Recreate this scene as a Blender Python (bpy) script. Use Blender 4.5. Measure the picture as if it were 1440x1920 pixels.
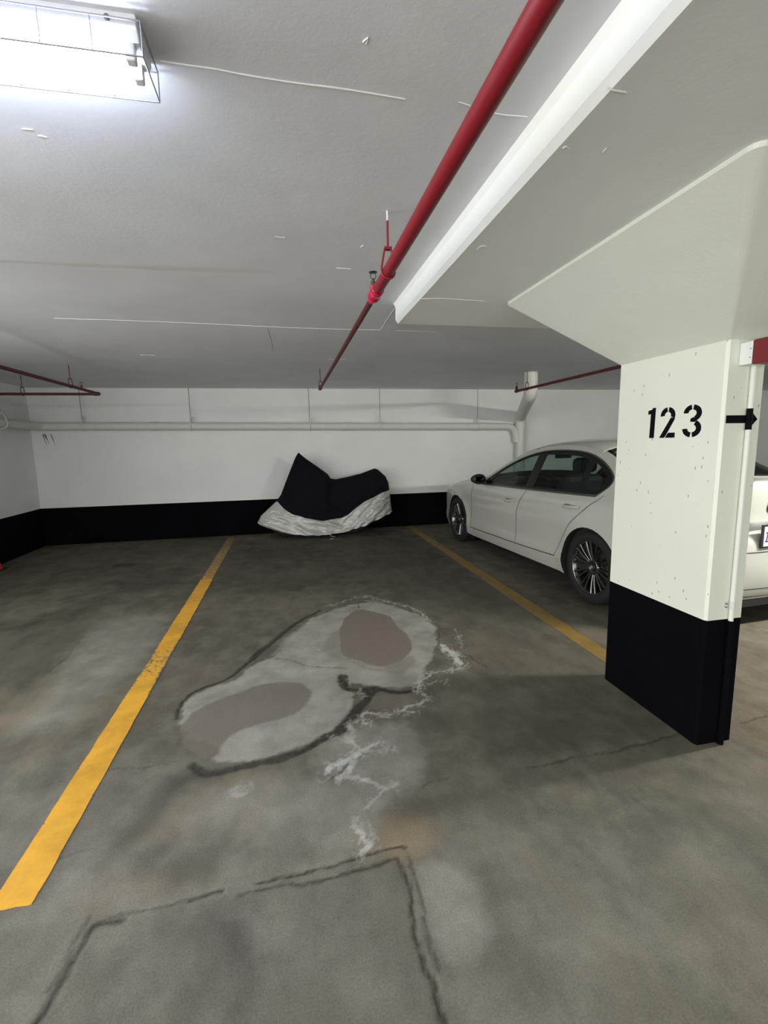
import bpy, bmesh, math, random
import numpy as np
from math import sin, cos, pi, radians, sqrt
from mathutils import Vector, Matrix, Euler
from mathutils.geometry import delaunay_2d_cdt
from mathutils import noise as mnoise

for o in list(bpy.data.objects): bpy.data.objects.remove(o, do_unlink=True)
S = bpy.context.scene
COL = S.collection

# ------------------------------------------------------------------ camera
CAM_H = 1.42
yaw, pitch, roll = 0.1992, 0.1452, -0.0196
f = Vector((sin(yaw)*cos(pitch), cos(yaw)*cos(pitch), -sin(pitch)))
r0 = Vector((cos(yaw), -sin(yaw), 0)); u0 = r0.cross(f)
r = r0*cos(roll) + u0*sin(roll); u = r.cross(f)
cam = bpy.data.cameras.new('camera'); camo = bpy.data.objects.new('camera', cam); COL.objects.link(camo)
M = Matrix.Identity(4)
for i in range(3):
    M[i][0] = r[i]; M[i][1] = u[i]; M[i][2] = -f[i]
M[0][3], M[1][3], M[2][3] = 0, 0, CAM_H
camo.matrix_world = M
cam.sensor_fit = 'HORIZONTAL'; cam.sensor_width = 36; cam.lens = 878.1/1440*36
cam.clip_start = 0.02; cam.clip_end = 100
S.camera = camo

# ------------------------------------------------------------------ world, exposure
WORLD = 4.0
w = bpy.data.worlds.new('garage_fill'); S.world = w; w.use_nodes = True  # bright even fill, added to enter through the unseen openings
w.node_tree.nodes['Background'].inputs[0].default_value = (.98, .985, .95, 1)
w.node_tree.nodes['Background'].inputs[1].default_value = WORLD
# unseen openings added left and rear to admit fill light; portals only help sampling
pl = bpy.data.lights.new('fill_opening_left', 'AREA'); pl.shape = 'RECTANGLE'; pl.size = 9.7; pl.size_y = 2.3
pl.cycles.is_portal = True
po = bpy.data.objects.new('fill_opening_left', pl); COL.objects.link(po); po.location = (-3.65, -1.1, 1.15); po.rotation_euler = (pi/2, 0, -pi/2)
S.view_settings.view_transform = 'Standard'; S.view_settings.look = 'None'
S.view_settings.gamma = 1; S.view_settings.use_curve_mapping = False
S.view_settings.exposure = 0.25
TUBE_POWER = 80.0          # emission of the fluorescent tubes
AISLE_POWER = 520.0         # the tubes over the drive aisle behind the camera and by the car

pl2 = bpy.data.lights.new('fill_opening_rear', 'AREA'); pl2.shape = 'RECTANGLE'; pl2.size = 6.6; pl2.size_y = 2.3  # second unseen opening, behind the camera, added for the same fill
pl2.cycles.is_portal = True
po2 = bpy.data.objects.new('fill_opening_rear', pl2); COL.objects.link(po2); po2.location = (-.3, -6.02, 1.15); po2.rotation_euler = (pi/2, 0, 0)
# ------------------------------------------------------------------ room numbers
HC = 2.308      # slab soffit
HD = 2.187      # drop panel soffit
W = 7.764       # far wall
XL = -3.624     # left wall
XR = 9.5
YB = -6.0
PX0, PX1, PY0, PY1 = 1.797, 1.988, 1.675, 2.323

# ------------------------------------------------------------------ materials
MATS = {}
def mat(name, col, rough=0.6, metal=0.0, **k):
    if name in MATS: return MATS[name]
    m = bpy.data.materials.new(name); m.use_nodes = True
    b = m.node_tree.nodes['Principled BSDF']
    b.inputs['Base Color'].default_value = (*col, 1); b.inputs['Roughness'].default_value = rough
    b.inputs['Metallic'].default_value = metal
    for kk, v in k.items(): b.inputs[kk].default_value = v
    MATS[name] = m
    return m
def N(nt, t, **k):
    n = nt.nodes.new(t)
    for a, v in k.items():
        if a in n.inputs: n.inputs[a].default_value = v
        else: setattr(n, a, v)
    return n
def L(nt, a, b): nt.links.new(a, b)
def ramp(nt, fac, stops):
    n = nt.nodes.new('ShaderNodeValToRGB'); e = n.color_ramp.elements
    while len(e) > 1: e.remove(e[-1])
    e[0].position = stops[0][0]; e[0].color = (*stops[0][1], 1)
    for p, c in stops[1:]:
        x = e.new(p); x.color = (*c, 1)
    L(nt, fac, n.inputs[0]); return n
def mixc(nt, fac, a, b, blend='MIX'):
    n = nt.nodes.new('ShaderNodeMix'); n.data_type = 'RGBA'; n.blend_type = blend
    for s, v in ((0, fac), (6, a), (7, b)):
        if isinstance(v, (int, float)): n.inputs[s].default_value = v
        elif isinstance(v, tuple): n.inputs[s].default_value = (*v, 1)
        else: L(nt, v, n.inputs[s])
    return n.outputs[2]
def noise(nt, vec, scale, detail=4, rough=0.6):
    n = N(nt, 'ShaderNodeTexNoise'); n.inputs['Scale'].default_value = scale
    n.inputs['Detail'].default_value = detail; n.inputs['Roughness'].default_value = rough
    L(nt, vec, n.inputs['Vector']); return n.outputs['Fac']
def math_(nt, op, a, b=None, clamp=False):
    n = nt.nodes.new('ShaderNodeMath'); n.operation = op; n.use_clamp = clamp
    for i, v in enumerate((a, b)):
        if v is None: continue
        if isinstance(v, (int, float)): n.inputs[i].default_value = v
        else: L(nt, v, n.inputs[i])
    return n.outputs[0]
def painted(name, col, var=0.06, bump=0.25, speck=0.0, rough=0.55, scale=1.0):
    """rolled paint on concrete: faint mottling, orange-peel bump, a few chips"""
    m = mat(name, col, rough); nt = m.node_tree; b = nt.nodes['Principled BSDF']
    tc = N(nt, 'ShaderNodeTexCoord').outputs['Object']
    n1 = noise(nt, tc, 1.7*scale, 5)
    c = ramp(nt, n1, [(0.3, tuple(x*(1-var) for x in col)), (0.7, tuple(min(1, x*(1+var)) for x in col))]).outputs[0]
    n2 = noise(nt, tc, 60*scale, 3)
    if speck:
        mp = N(nt, 'ShaderNodeMapping'); mp.inputs['Scale'].default_value = (1, 1, .45); L(nt, tc, mp.inputs[0])
        v = N(nt, 'ShaderNodeTexVoronoi'); v.inputs['Scale'].default_value = 24; L(nt, mp.outputs[0], v.inputs['Vector'])
        k = math_(nt, 'LESS_THAN', v.outputs['Distance'], 0.085)
        sp = nt.nodes.new('ShaderNodeSeparateColor'); L(nt, v.outputs['Color'], sp.inputs[0])
        k = math_(nt, 'MULTIPLY', k, math_(nt, 'GREATER_THAN', sp.outputs[0], 1-speck))
        c = mixc(nt, math_(nt, 'MULTIPLY', k, 0.55), c, (0.12, 0.10, 0.08))
    L(nt, c, b.inputs['Base Color'])
    bp = N(nt, 'ShaderNodeBump'); bp.inputs['Strength'].default_value = bump; bp.inputs['Distance'].default_value = 0.004
    h = math_(nt, 'ADD', n2, math_(nt, 'MULTIPLY', noise(nt, tc, 7, 3), 1.5))
    L(nt, h, bp.inputs['Height']); L(nt, bp.outputs[0], b.inputs['Normal'])
    return m
WALLP = painted('white_wall_paint', (0.73, 0.74, 0.715), 0.04, 0.2)
CEILP = painted('ceiling_paint', (0.69, 0.70, 0.72), 0.07, 0.14)
DROPP = painted('drop_panel_paint', (0.86, 0.88, 0.86), 0.04, 0.14)
COLP = painted('column_paint', (0.72, 0.74, 0.65), 0.03, 0.2, speck=0.8)
HEADP = painted('column_head_paint', (0.72, 0.74, 0.67), 0.03, 0.2)
BLACKP = painted('black_band_paint', (0.0020, 0.0020, 0.0032), 0.3, 0.3, rough=0.85)
BLACKP.node_tree.nodes['Principled BSDF'].inputs['Specular IOR Level'].default_value = .06
REDP = mat('red_pipe_paint', (0.21, 0.005, 0.014), 0.40)
DREDP = mat('dark_red_pipe_paint', (0.085, 0.010, 0.013), 0.6)
PIPEW = mat('white_pipe_paint', (0.62, 0.62, 0.58), 0.5)
ROD = mat('dull_steel', (0.20, 0.20, 0.19), 0.5, 0.6)
BRASS = mat('dark_bronze', (0.07, 0.08, 0.06), 0.4, 0.7)
PLAS0 = mat('screw_black', (.02, .02, .02), .5)
STENCIL = mat('black_stencil_paint', (0.003, 0.003, 0.005), 0.85, **{'Specular IOR Level': .1})
def emis(name, col, s):
    m = bpy.data.materials.new(name); m.use_nodes = True; nt = m.node_tree; nt.nodes.clear()
    e = N(nt, 'ShaderNodeEmission'); e.inputs[0].default_value = (*col, 1); e.inputs[1].default_value = s
    o = N(nt, 'ShaderNodeOutputMaterial'); L(nt, e.outputs[0], o.inputs[0]); return m
TUBE = emis('fluorescent_tube', (0.74, 0.82, 1.0), TUBE_POWER)
TUBE2 = emis('fluorescent_tube_aisle', (1.0, .985, .92), AISLE_POWER)
ENAMEL = mat('white_enamel', (0.72, 0.74, 0.76), 0.35)
WIRE = mat('guard_wire', (0.30, 0.30, 0.36), 0.4, 0.6)

# ------------------------------------------------------------------ mesh helpers
def obj(name, bm, m=None, parent=None, smooth=False, mats=None):
    me = bpy.data.meshes.new(name); bm.normal_update(); bm.to_mesh(me); bm.free()
    o = bpy.data.objects.new(name, me); COL.objects.link(o)
    for x in (mats or [m]): me.materials.append(x)
    if smooth:
        for p in me.polygons: p.use_smooth = True
    if parent: o.parent = parent
    return o
def auto_smooth(o, deg=35):
    me = o.data
    for p in me.polygons: p.use_smooth = True
    me.set_sharp_from_angle(angle=radians(deg))
def thing(name, label, cat, loc=(0, 0, 0), rz=0, group=None):
    o = bpy.data.objects.new(name, None); COL.objects.link(o); o.empty_display_size = .1
    o.location = loc; o.rotation_euler = (0, 0, rz); o['label'] = label; o['category'] = cat
    if group: o['group'] = group
    return o
def tag(o, label, cat, group=None):
    o['label'] = label; o['category'] = cat
    if group: o['group'] = group
    return o
def struct(o): o['kind'] = 'structure'; return o
def box(bm, x0, x1, y0, y1, z0, z1, bev=0.0, mi=0):
    vs = [bm.verts.new((x, y, z)) for x in (x0, x1) for y in (y0, y1) for z in (z0, z1)]
    fs = [(0, 1, 3, 2), (4, 6, 7, 5), (0, 4, 5, 1), (2, 3, 7, 6), (0, 2, 6, 4), (1, 5, 7, 3)]
    F = [bm.faces.new([vs[i] for i in q]) for q in fs]
    for q in F: q.material_index = mi
    if bev:
        es = list({e for q in F for e in q.edges})
        bmesh.ops.bevel(bm, geom=es, offset=bev, segments=2, affect='EDGES', profile=0.5)
def prism(bm, pts, axis, a, b, mi=0):
    """extrude polygon pts (2-D) along axis from a to b"""
    def P(p, t):
        if axis == 0: return (t, p[0], p[1])
        if axis == 1: return (p[0], t, p[1])
        return (p[0], p[1], t)
    A = [bm.verts.new(P(p, a)) for p in pts]; B = [bm.verts.new(P(p, b)) for p in pts]
    n = len(pts)
    fs = [bm.faces.new(A), bm.faces.new(B[::-1])] + [bm.faces.new((A[i], B[i], B[(i+1) % n], A[(i+1) % n])) for i in range(n)]
    for q in fs: q.material_index = mi
    bmesh.ops.recalc_face_normals(bm, faces=fs)
def tube(bm, pts, rad, n=12, cap=True, mi=0):
    """sweep a circle along pts; rad a number or list"""
    pts = [Vector(p) for p in pts]; rings = []
    up = None
    for i, p in enumerate(pts):
        t = (pts[min(i+1, len(pts)-1)] - pts[max(i-1, 0)]).normalized()
        if up is None:
            up = Vector((0, 0, 1)) if abs(t.z) < .9 else Vector((1, 0, 0))
        a = t.cross(up).normalized(); up = a.cross(t).normalized()
        rr = rad[i] if isinstance(rad, (list, tuple)) else rad
        if i not in (0, len(pts)-1):
            d1 = (pts[i]-pts[i-1]).normalized(); d2 = (pts[i+1]-pts[i]).normalized()
            cs = max(.5, sqrt(max(0, (1+d1.dot(d2))/2)))
        rings.append([bm.verts.new(p + (a*cos(2*pi*k/n) + up*sin(2*pi*k/n))*rr) for k in range(n)])
    for A, B in zip(rings, rings[1:]):
        for k in range(n):
            q = bm.faces.new((A[k], A[(k+1) % n], B[(k+1) % n], B[k])); q.smooth = True; q.material_index = mi
    if cap:
        for rg in (rings[0][::-1], rings[-1]):      # caps on their own vertices so the wall shades straight
            q = bm.faces.new([bm.verts.new(v.co) for v in rg]); q.material_index = mi
def bend(a, b, c, rad, n=6):
    """points rounding the corner b between a and c"""
    a, b, c = Vector(a), Vector(b), Vector(c)
    d1 = (a-b).normalized(); d2 = (c-b).normalized()
    P, Q = b+d1*rad, b+d2*rad
    return [(P*(1-t)**2 + b*2*t*(1-t) + Q*t*t) for t in [i/n for i in range(n+1)]]
def lathe(bm, prof, axis='z', n=32, c=(0, 0, 0), close=False, mi=0):
    """prof: (radius, height) list"""
    rings = []
    for rr, h in prof:
        ring = []
        for k in range(n):
            a = 2*pi*k/n; x, y = rr*cos(a), rr*sin(a)
            p = {'z': (x, y, h), 'x': (h, x, y), 'y': (x, h, y)}[axis]
            ring.append(bm.verts.new((p[0]+c[0], p[1]+c[1], p[2]+c[2])))
        rings.append(ring)
    pr = list(zip(rings, rings[1:]))
    if close: pr.append((rings[-1], rings[0]))
    fs = []
    for A, B in pr:
        for k in range(n):
            q = bm.faces.new((A[k], A[(k+1) % n], B[(k+1) % n], B[k])); q.smooth = True; q.material_index = mi; fs.append(q)
    return fs, rings

# ------------------------------------------------------------------ floor
def catmull(pts, n=6):
    out = []
    P = [pts[0]] + list(pts) + [pts[-1]]
    for i in range(1, len(P)-2):
        p0, p1, p2, p3 = (np.array(P[j], float) for j in (i-1, i, i+1, i+2))
        for k in range(n):
            t = k/n
            out.append(.5*((2*p1)+(-p0+p2)*t+(2*p0-5*p1+4*p2-p3)*t*t+(-p0+3*p1-3*p2+p3)*t**3))
    out.append(np.array(pts[-1], float)); return np.array(out)
def vnoise(X, Y, freq, seed, octs=4, gain=.55):
    """value noise on arrays, roughly -1..1"""
    out = np.zeros_like(X); amp = 1.; tot = 0
    for o in range(octs):
        rs = np.random.RandomState(seed+o*17); G = rs.rand(64, 64)*2-1
        x, y = X*freq+100.3*o, Y*freq+57.1*o
        xi, yi = np.floor(x).astype(int), np.floor(y).astype(int); fx, fy = x-xi, y-yi
        fx = fx*fx*(3-2*fx); fy = fy*fy*(3-2*fy)
        g = lambda a, b: G[(a % 64), (b % 64)]
        v = (g(xi, yi)*(1-fx)+g(xi+1, yi)*fx)*(1-fy)+(g(xi, yi+1)*(1-fx)+g(xi+1, yi+1)*fx)*fy
        out += amp*v; tot += amp; amp *= gain; freq *= 2.1
    return out/tot
def dist_line(X, Y, pts, wid=None):
    """distance of each grid point to the polyline (minus a width that may vary along it)"""
    D = np.full(X.shape, 9.)
    n = len(pts)
    for i in range(n-1):
        a, b = pts[i], pts[i+1]; d = b-a; l2 = max(1e-9, d@d)
        t = np.clip(((X-a[0])*d[0]+(Y-a[1])*d[1])/l2, 0, 1)
        dd = np.hypot(X-a[0]-t*d[0], Y-a[1]-t*d[1])
        if wid is not None:
            w_ = wid[0]+(wid[1]-wid[0])*(i+t)/(n-1); dd = dd-w_
        D = np.minimum(D, dd)
    return D
def inside(X, Y, poly):
    c = np.zeros(X.shape, bool); n = len(poly)
    for i in range(n):
        x1, y1 = poly[i]; x2, y2 = poly[(i+1) % n]
        k = ((y1 > Y) != (y2 > Y)) & (X < (x2-x1)*(Y-y1)/((y2-y1) if y2 != y1 else 1e-9)+x1)
        c ^= k
    return c
def sdf(X, Y, poly):
    poly = catmull(list(poly)+[poly[0]], 4)
    D = dist_line(X, Y, poly); return np.where(inside(X, Y, poly), -D, D)
def sst(e0, e1, v):
    t = np.clip((v-e0)/(e1-e0), 0, 1); return t*t*(3-2*t)

# outlines of the cracks, patches, salts, stains and painted shade, in metres on the floor
CRACKS = [
    ([(-0.646, 2.475), (-0.642, 2.551), (-0.638, 2.652), (-0.605, 2.727), (-0.533, 2.787), (-0.435, 2.862), (-0.359, 2.987), (-0.292, 3.107)], 0.006, 0.012, 1),
    ([(-0.292, 3.107), (-0.263, 3.205), (-0.177, 3.343), (-0.062, 3.568), (0.068, 3.767), (0.210, 3.923)], 0.026, 0.014, 0.9),
    ([(0.210, 3.923), (0.380, 4.003), (0.556, 4.059), (0.697, 4.022), (0.868, 3.904), (1.004, 3.684), (1.068, 3.509), (1.089, 3.330), (1.043, 3.158), (0.973, 3.008)], 0.004, 0.004, 0.5),
    ([(-0.186, 3.081), (-0.045, 3.026), (0.039, 2.927), (0.173, 2.868), (0.272, 2.832)], 0.002, 0.004, 0.7),
    ([(0.269, 2.725), (0.269, 2.593), (0.317, 2.535), (0.396, 2.540), (0.456, 2.517), (0.542, 2.475), (0.633, 2.459), (0.690, 2.491)], 0.026, 0.013, 1),
    ([(0.433, 2.522), (0.383, 2.459), (0.322, 2.362), (0.259, 2.273), (0.198, 2.173), (0.115, 2.133), (0.047, 2.075), (-0.022, 2.042)], 0.036, 0.02, 0.95),
    ([(-0.028, 2.049), (-0.113, 2.025), (-0.207, 2.019), (-0.298, 2.004), (-0.376, 1.990), (-0.421, 1.993), (-0.489, 2.062)], 0.024, 0.02, 0.85),
    ([(0.556, 4.059), (0.547, 3.904)], 0.003, 0.002, 0.8),
    ([(0.127, 1.845), (0.164, 1.870), (0.206, 1.923), (0.236, 1.962)], 0.004, 0.003, 0.8),
    ([(1.129, 2.797), (1.150, 2.711), (1.179, 2.610)], 0.006, 0.002, 0.7),
    ([(0.491, 1.704), (0.544, 1.724), (0.602, 1.719)], 0.003, 0.002, 0.6),
    ([(-0.646, 2.475), (-0.720, 2.456), (-0.778, 2.387), (-0.815, 2.385)], 0.002, 0.002, 0.35),
    ([(0.342, 1.431), (0.266, 1.437), (0.164, 1.427), (0.041, 1.419), (-0.077, 1.412), (-0.169, 1.406)], 0.005, 0.003, 0.9),
    ([(0.295, 1.393), (0.157, 1.383), (0.003, 1.377), (-0.123, 1.383), (-0.211, 1.378)], 0.005, 0.003, 0.8),
    ([(-0.275, 1.407), (-0.324, 1.409), (-0.376, 1.397)], 0.007, 0.004, 0.9),
    ([(-0.366, 1.400), (-0.429, 1.396), (-0.530, 1.390), (-0.619, 1.387)], 0.003, 0.002, 0.6),
    ([(-0.555, 1.373), (-0.613, 1.370), (-0.642, 1.363), (-0.656, 1.317), (-0.666, 1.262), (-0.672, 1.194), (-0.681, 1.134), (-0.694, 1.087)], 0.007, 0.009, 0.85),
    ([(-0.665, 1.403), (-0.673, 1.362), (-0.682, 1.313), (-0.682, 1.239), (-0.693, 1.195)], 0.003, 0.004, 0.5),
    ([(0.330, 1.434), (0.339, 1.345), (0.335, 1.256), (0.334, 1.170), (0.331, 1.089), (0.327, 1.034)], 0.003, 0.004, 0.6),
    ([(0.295, 1.393), (0.312, 1.321), (0.307, 1.244), (0.296, 1.168), (0.295, 1.117), (0.299, 1.068), (0.298, 1.023), (0.304, 0.964), (0.301, 0.912)], 0.004, 0.007, 0.95),
    ([(1.830, 1.767), (1.683, 1.754), (1.551, 1.736), (1.403, 1.727), (1.243, 1.734), (1.099, 1.715), (0.956, 1.713)], 0.003, 0.002, 0.8),
    ([(2.161, 1.770), (2.250, 1.777), (2.395, 1.800)], 0.003, 0.003, 0.7),
    ([(-1.022, 1.631), (-0.962, 1.637), (-0.872, 1.656), (-0.733, 1.681)], 0.0015, 0.0015, 0.5),
    ([(-1.069, 2.079), (-0.936, 2.093), (-0.815, 2.119), (-0.557, 2.100)], 0.0015, 0.002, 0.45),
    ([(-1.583, 3.159), (-1.553, 3.405), (-1.583, 3.647), (-1.616, 3.890)], 0.004, 0.002, 0.5)]
WHITES = [
    ([(0.263, 4.013), (0.413, 4.082), (0.522, 4.168), (0.675, 4.182), (0.799, 4.040), (0.934, 3.873), (1.034, 3.709), (1.059, 3.482)], 0, 0.008, 0.75),
    ([(0.686, 4.244), (0.709, 4.157), (0.724, 4.038), (0.862, 3.877)], 0.004, 0.004, 0.5),
    ([(1.006, 3.379), (1.072, 3.449), (1.136, 3.374), (1.220, 3.242), (1.153, 3.009)], 0.002, 0, 0.4),
    ([(1.009, 3.008), (1.007, 2.933), (1.030, 2.862), (1.030, 2.710)], 0.016, 0.018, 0.95),
    ([(1.201, 3.247), (1.160, 3.055), (1.121, 2.926)], 0.004, 0.002, 0.5),
    ([(0.678, 2.448), (0.715, 2.549), (0.789, 2.599), (0.831, 2.623), (0.922, 2.636), (1.008, 2.652)], 0.003, 0.005, 0.75),
    ([(0.750, 2.525), (0.801, 2.529), (0.852, 2.583), (0.858, 2.499)], 0.003, 0.003, 0.5),
    ([(0.686, 2.446), (0.706, 2.381), (0.658, 2.322), (0.599, 2.301), (0.546, 2.268), (0.463, 2.255), (0.356, 2.301), (0.324, 2.283), (0.324, 2.197)], 0.006, 0.003, 0.7),
    ([(0.546, 2.268), (0.604, 2.237)], 0.006, 0.003, 0.6),
    ([(0.218, 2.120), (0.250, 2.059), (0.267, 2.004), (0.307, 2.015), (0.363, 2.039)], 0.01, 0.006, 0.7),
    ([(0.267, 2.004), (0.339, 1.977), (0.412, 1.960)], 0.01, 0.002, 0.6),
    ([(0.254, 2.237), (0.256, 2.155), (0.239, 2.093), (0.213, 2.078), (0.166, 2.121)], 0.01, 0.006, 0.55),
    ([(0.266, 1.994), (0.223, 1.956), (0.171, 1.931), (0.121, 1.907), (0.106, 1.875)], 0.014, 0.012, 0.85),
    ([(0.232, 1.935), (0.199, 1.871), (0.149, 1.840), (0.217, 1.824), (0.270, 1.795)], 0.012, 0.01, 0.75),
    ([(0.260, 1.806), (0.308, 1.754), (0.345, 1.738), (0.386, 1.744), (0.323, 1.712), (0.278, 1.684), (0.236, 1.658)], 0.008, 0.004, 0.55),
    ([(0.175, 1.617), (0.177, 1.577), (0.197, 1.547), (0.212, 1.525), (0.205, 1.502), (0.221, 1.481), (0.213, 1.460), (0.194, 1.459)], 0.006, 0.006, 0.75),
    ([(0.197, 1.612), (0.227, 1.540), (0.234, 1.496)], 0.003, 0.002, 0.35),
    ([(0.266, 2.929), (0.370, 2.912), (0.465, 2.841), (0.535, 2.749)], 0.006, 0.004, 0.35),
    ([(0.123, 3.198), (0.157, 3.144), (0.180, 3.073)], 0.01, 0.004, 0.4),
    ([(-0.294, 1.861), (-0.252, 1.875), (-0.209, 1.873), (-0.238, 1.833), (-0.281, 1.835)], 0.012, 0.01, 0.42),
    ([(-0.256, 1.917), (-0.199, 1.895)], 0.008, 0.004, 0.3),
    ([(-0.607, 2.517), (-0.600, 2.623), (-0.531, 2.679)], 0.004, 0.003, 0.4),
    ([(0.330, 2.517), (0.360, 2.465)], 0.01, 0.004, 0.6),
    ([(0.931, 1.987), (0.931, 1.983)], 0, 0, 0)]
DARKS = [
    ([(-0.431, 1.991), (-0.486, 1.986), (-0.532, 1.947), (-0.570, 1.886), (-0.608, 1.768), (-0.623, 1.720)], 0.015, 0.012, 0.5),
    ([(-0.532, 1.583), (-0.503, 1.610)], 0.02, 0.01, 0.5),
    ([(-0.435, 1.540), (-0.401, 1.543), (-0.359, 1.555), (-0.343, 1.509), (-0.403, 1.507)], 0.02, 0.02, 0.45),
    ([(-0.337, 1.247), (-0.310, 1.202), (-0.311, 1.132), (-0.312, 1.068)], 0.035, 0.02, 0.35),
    ([(-0.226, 1.263), (-0.195, 1.196), (-0.180, 1.137), (-0.198, 1.043)], 0.012, 0.008, 0.5),
    ([(-0.313, 1.336), (-0.301, 1.328)], 0.01, 0.01, 0.4),
    ([(0.586, 1.311), (0.578, 1.196), (0.526, 1.096), (0.442, 1.027), (0.357, 1.019)], 0.006, 0.006, 0.25),
    ([(-2.118, 6.159), (-2.045, 6.183), (-1.942, 6.109)], 0.05, 0.03, 0.9),
    ([(-1.923, 5.339), (-1.871, 5.392), (-1.778, 5.266)], 0.04, 0.02, 0.6),
    ([(-1.890, 4.357), (-1.838, 4.365)], 0.02, 0.01, 0.6),
    ([(-2.092, 4.409), (-2.041, 4.486)], 0.03, 0.01, 0.5),
    ([(-2.277, 4.131), (-2.152, 4.215), (-2.083, 4.238)], 0.04, 0.02, 0.6),
    ([(1.746, 2.221), (1.747, 2.048), (1.756, 1.870)], 0.02, 0.01, 0.25),
    ([(0.348, 1.538), (0.387, 1.568), (0.445, 1.582)], 0.02, 0.02, 0.35),
    ([(0.693, 2.444), (0.792, 2.451), (0.957, 2.541)], 0.03, 0.02, 0.25)]
WARMS = [
    ([(0.324, 1.500), (0.372, 1.489), (0.341, 1.466), (0.320, 1.459)], 0.02, 0.012, 1.2),
    ([(0.236, 1.484), (0.273, 1.469), (0.313, 1.472)], 0.01, 0.005, 0.4),
    ([(-0.504, 1.732), (-0.382, 1.814), (-0.218, 1.852), (-0.187, 1.699)], 0.08, 0.05, 0.35),
    ([(-1.514, 2.635), (-1.466, 2.691), (-1.446, 2.721)], 0.03, 0.02, 0.35),
    ([(-0.639, 1.443), (-0.651, 1.508), (-0.443, 1.461), (-0.356, 1.468)], 0.01, 0.01, 0.3)]
LIGHTS = [
    ([(-0.626, 2.508), (-0.630, 2.630), (-0.528, 2.754), (-0.385, 2.833), (-0.284, 2.987), (-0.170, 3.118), (-0.062, 3.387), (0.131, 3.720), (0.399, 3.956), (0.575, 4.025), (0.776, 3.928), (0.995, 3.653), (1.067, 3.364), (1.011, 3.092), (0.904, 2.852), (0.781, 2.689), (0.691, 2.523), (0.548, 2.504), (0.401, 2.570), (0.300, 2.650), (0.313, 2.506), (0.241, 2.302), (0.173, 2.186), (0.062, 2.113), (-0.065, 2.071), (-0.244, 2.046), (-0.374, 2.057), (-0.402, 2.181), (-0.558, 2.302), (-0.618, 2.408)], 0.012, 0.75),
    ([(-0.390, 2.178), (-0.376, 2.259), (-0.291, 2.307), (-0.200, 2.328), (-0.064, 2.350), (0.066, 2.450), (0.091, 2.620), (0.137, 2.847), (0.236, 2.815), (0.251, 2.646), (0.291, 2.481), (0.222, 2.257), (0.131, 2.162), (0.049, 2.106), (-0.065, 2.081), (-0.246, 2.075), (-0.364, 2.074)], 0.01, 0.75),
    ([(0.612, 4.105), (0.858, 3.857), (1.008, 3.618), (1.059, 3.338), (1.001, 3.095), (0.893, 2.939), (0.747, 2.891), (0.826, 3.188), (0.789, 3.463), (0.702, 3.795)], 0.012, 0.55),
    ([(-0.206, 3.127), (-0.062, 3.437), (0.131, 3.720), (0.397, 3.943), (0.516, 3.947), (0.369, 3.689), (0.283, 3.481), (0.172, 3.352), (0.125, 3.220), (-0.063, 3.134)], 0.012, 0.45),
    ([(-0.626, 2.508), (-0.627, 2.616), (-0.526, 2.738), (-0.384, 2.826), (-0.266, 2.964), (-0.133, 3.027), (-0.254, 2.768), (-0.371, 2.701), (-0.481, 2.637), (-0.579, 2.550)], 0.01, 0.45),
    ([(0.060, 2.073), (0.193, 2.126), (0.336, 2.182), (0.534, 2.136), (0.553, 1.957), (0.460, 1.760), (0.349, 1.632), (0.237, 1.602), (0.234, 1.717), (0.182, 1.824), (0.084, 1.880)], 0.05, 0.4),
    ([(-1.263, 2.092), (-0.618, 2.043), (0.244, 1.524), (1.101, 1.489), (1.970, 1.348), (1.125, 0.707), (-0.819, 1.131)], 0.35, 0.22),
    ([(-0.394, 1.892), (-0.065, 1.915), (0.211, 1.785), (0.287, 1.591), (0.215, 1.471), (-0.066, 1.478), (-0.302, 1.600), (-0.495, 1.691)], 0.09, 0.35),
    ([(0.338, 1.366), (0.465, 1.366), (0.542, 1.267), (0.548, 1.145), (0.482, 1.046), (0.388, 1.021), (0.330, 1.043), (0.329, 1.161)], 0.04, 0.45),
    ([(-0.296, 1.367), (-0.165, 1.350), (-0.118, 1.239), (-0.149, 1.096), (-0.149, 1.017), (-0.170, 1.022), (-0.173, 1.172), (-0.234, 1.285), (-0.213, 1.144), (-0.247, 1.032), (-0.265, 1.035), (-0.251, 1.189)], 0.04, 0.3),
    ([(-1.524, 2.687), (-1.433, 2.846), (-1.529, 3.372), (-1.588, 3.883), (-1.490, 4.168), (-1.063, 4.143), (-1.017, 3.669), (-1.026, 3.248), (-1.101, 2.973), (-1.184, 2.749), (-1.256, 2.542), (-1.414, 2.533)], 0.12, 0.35)]
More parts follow.
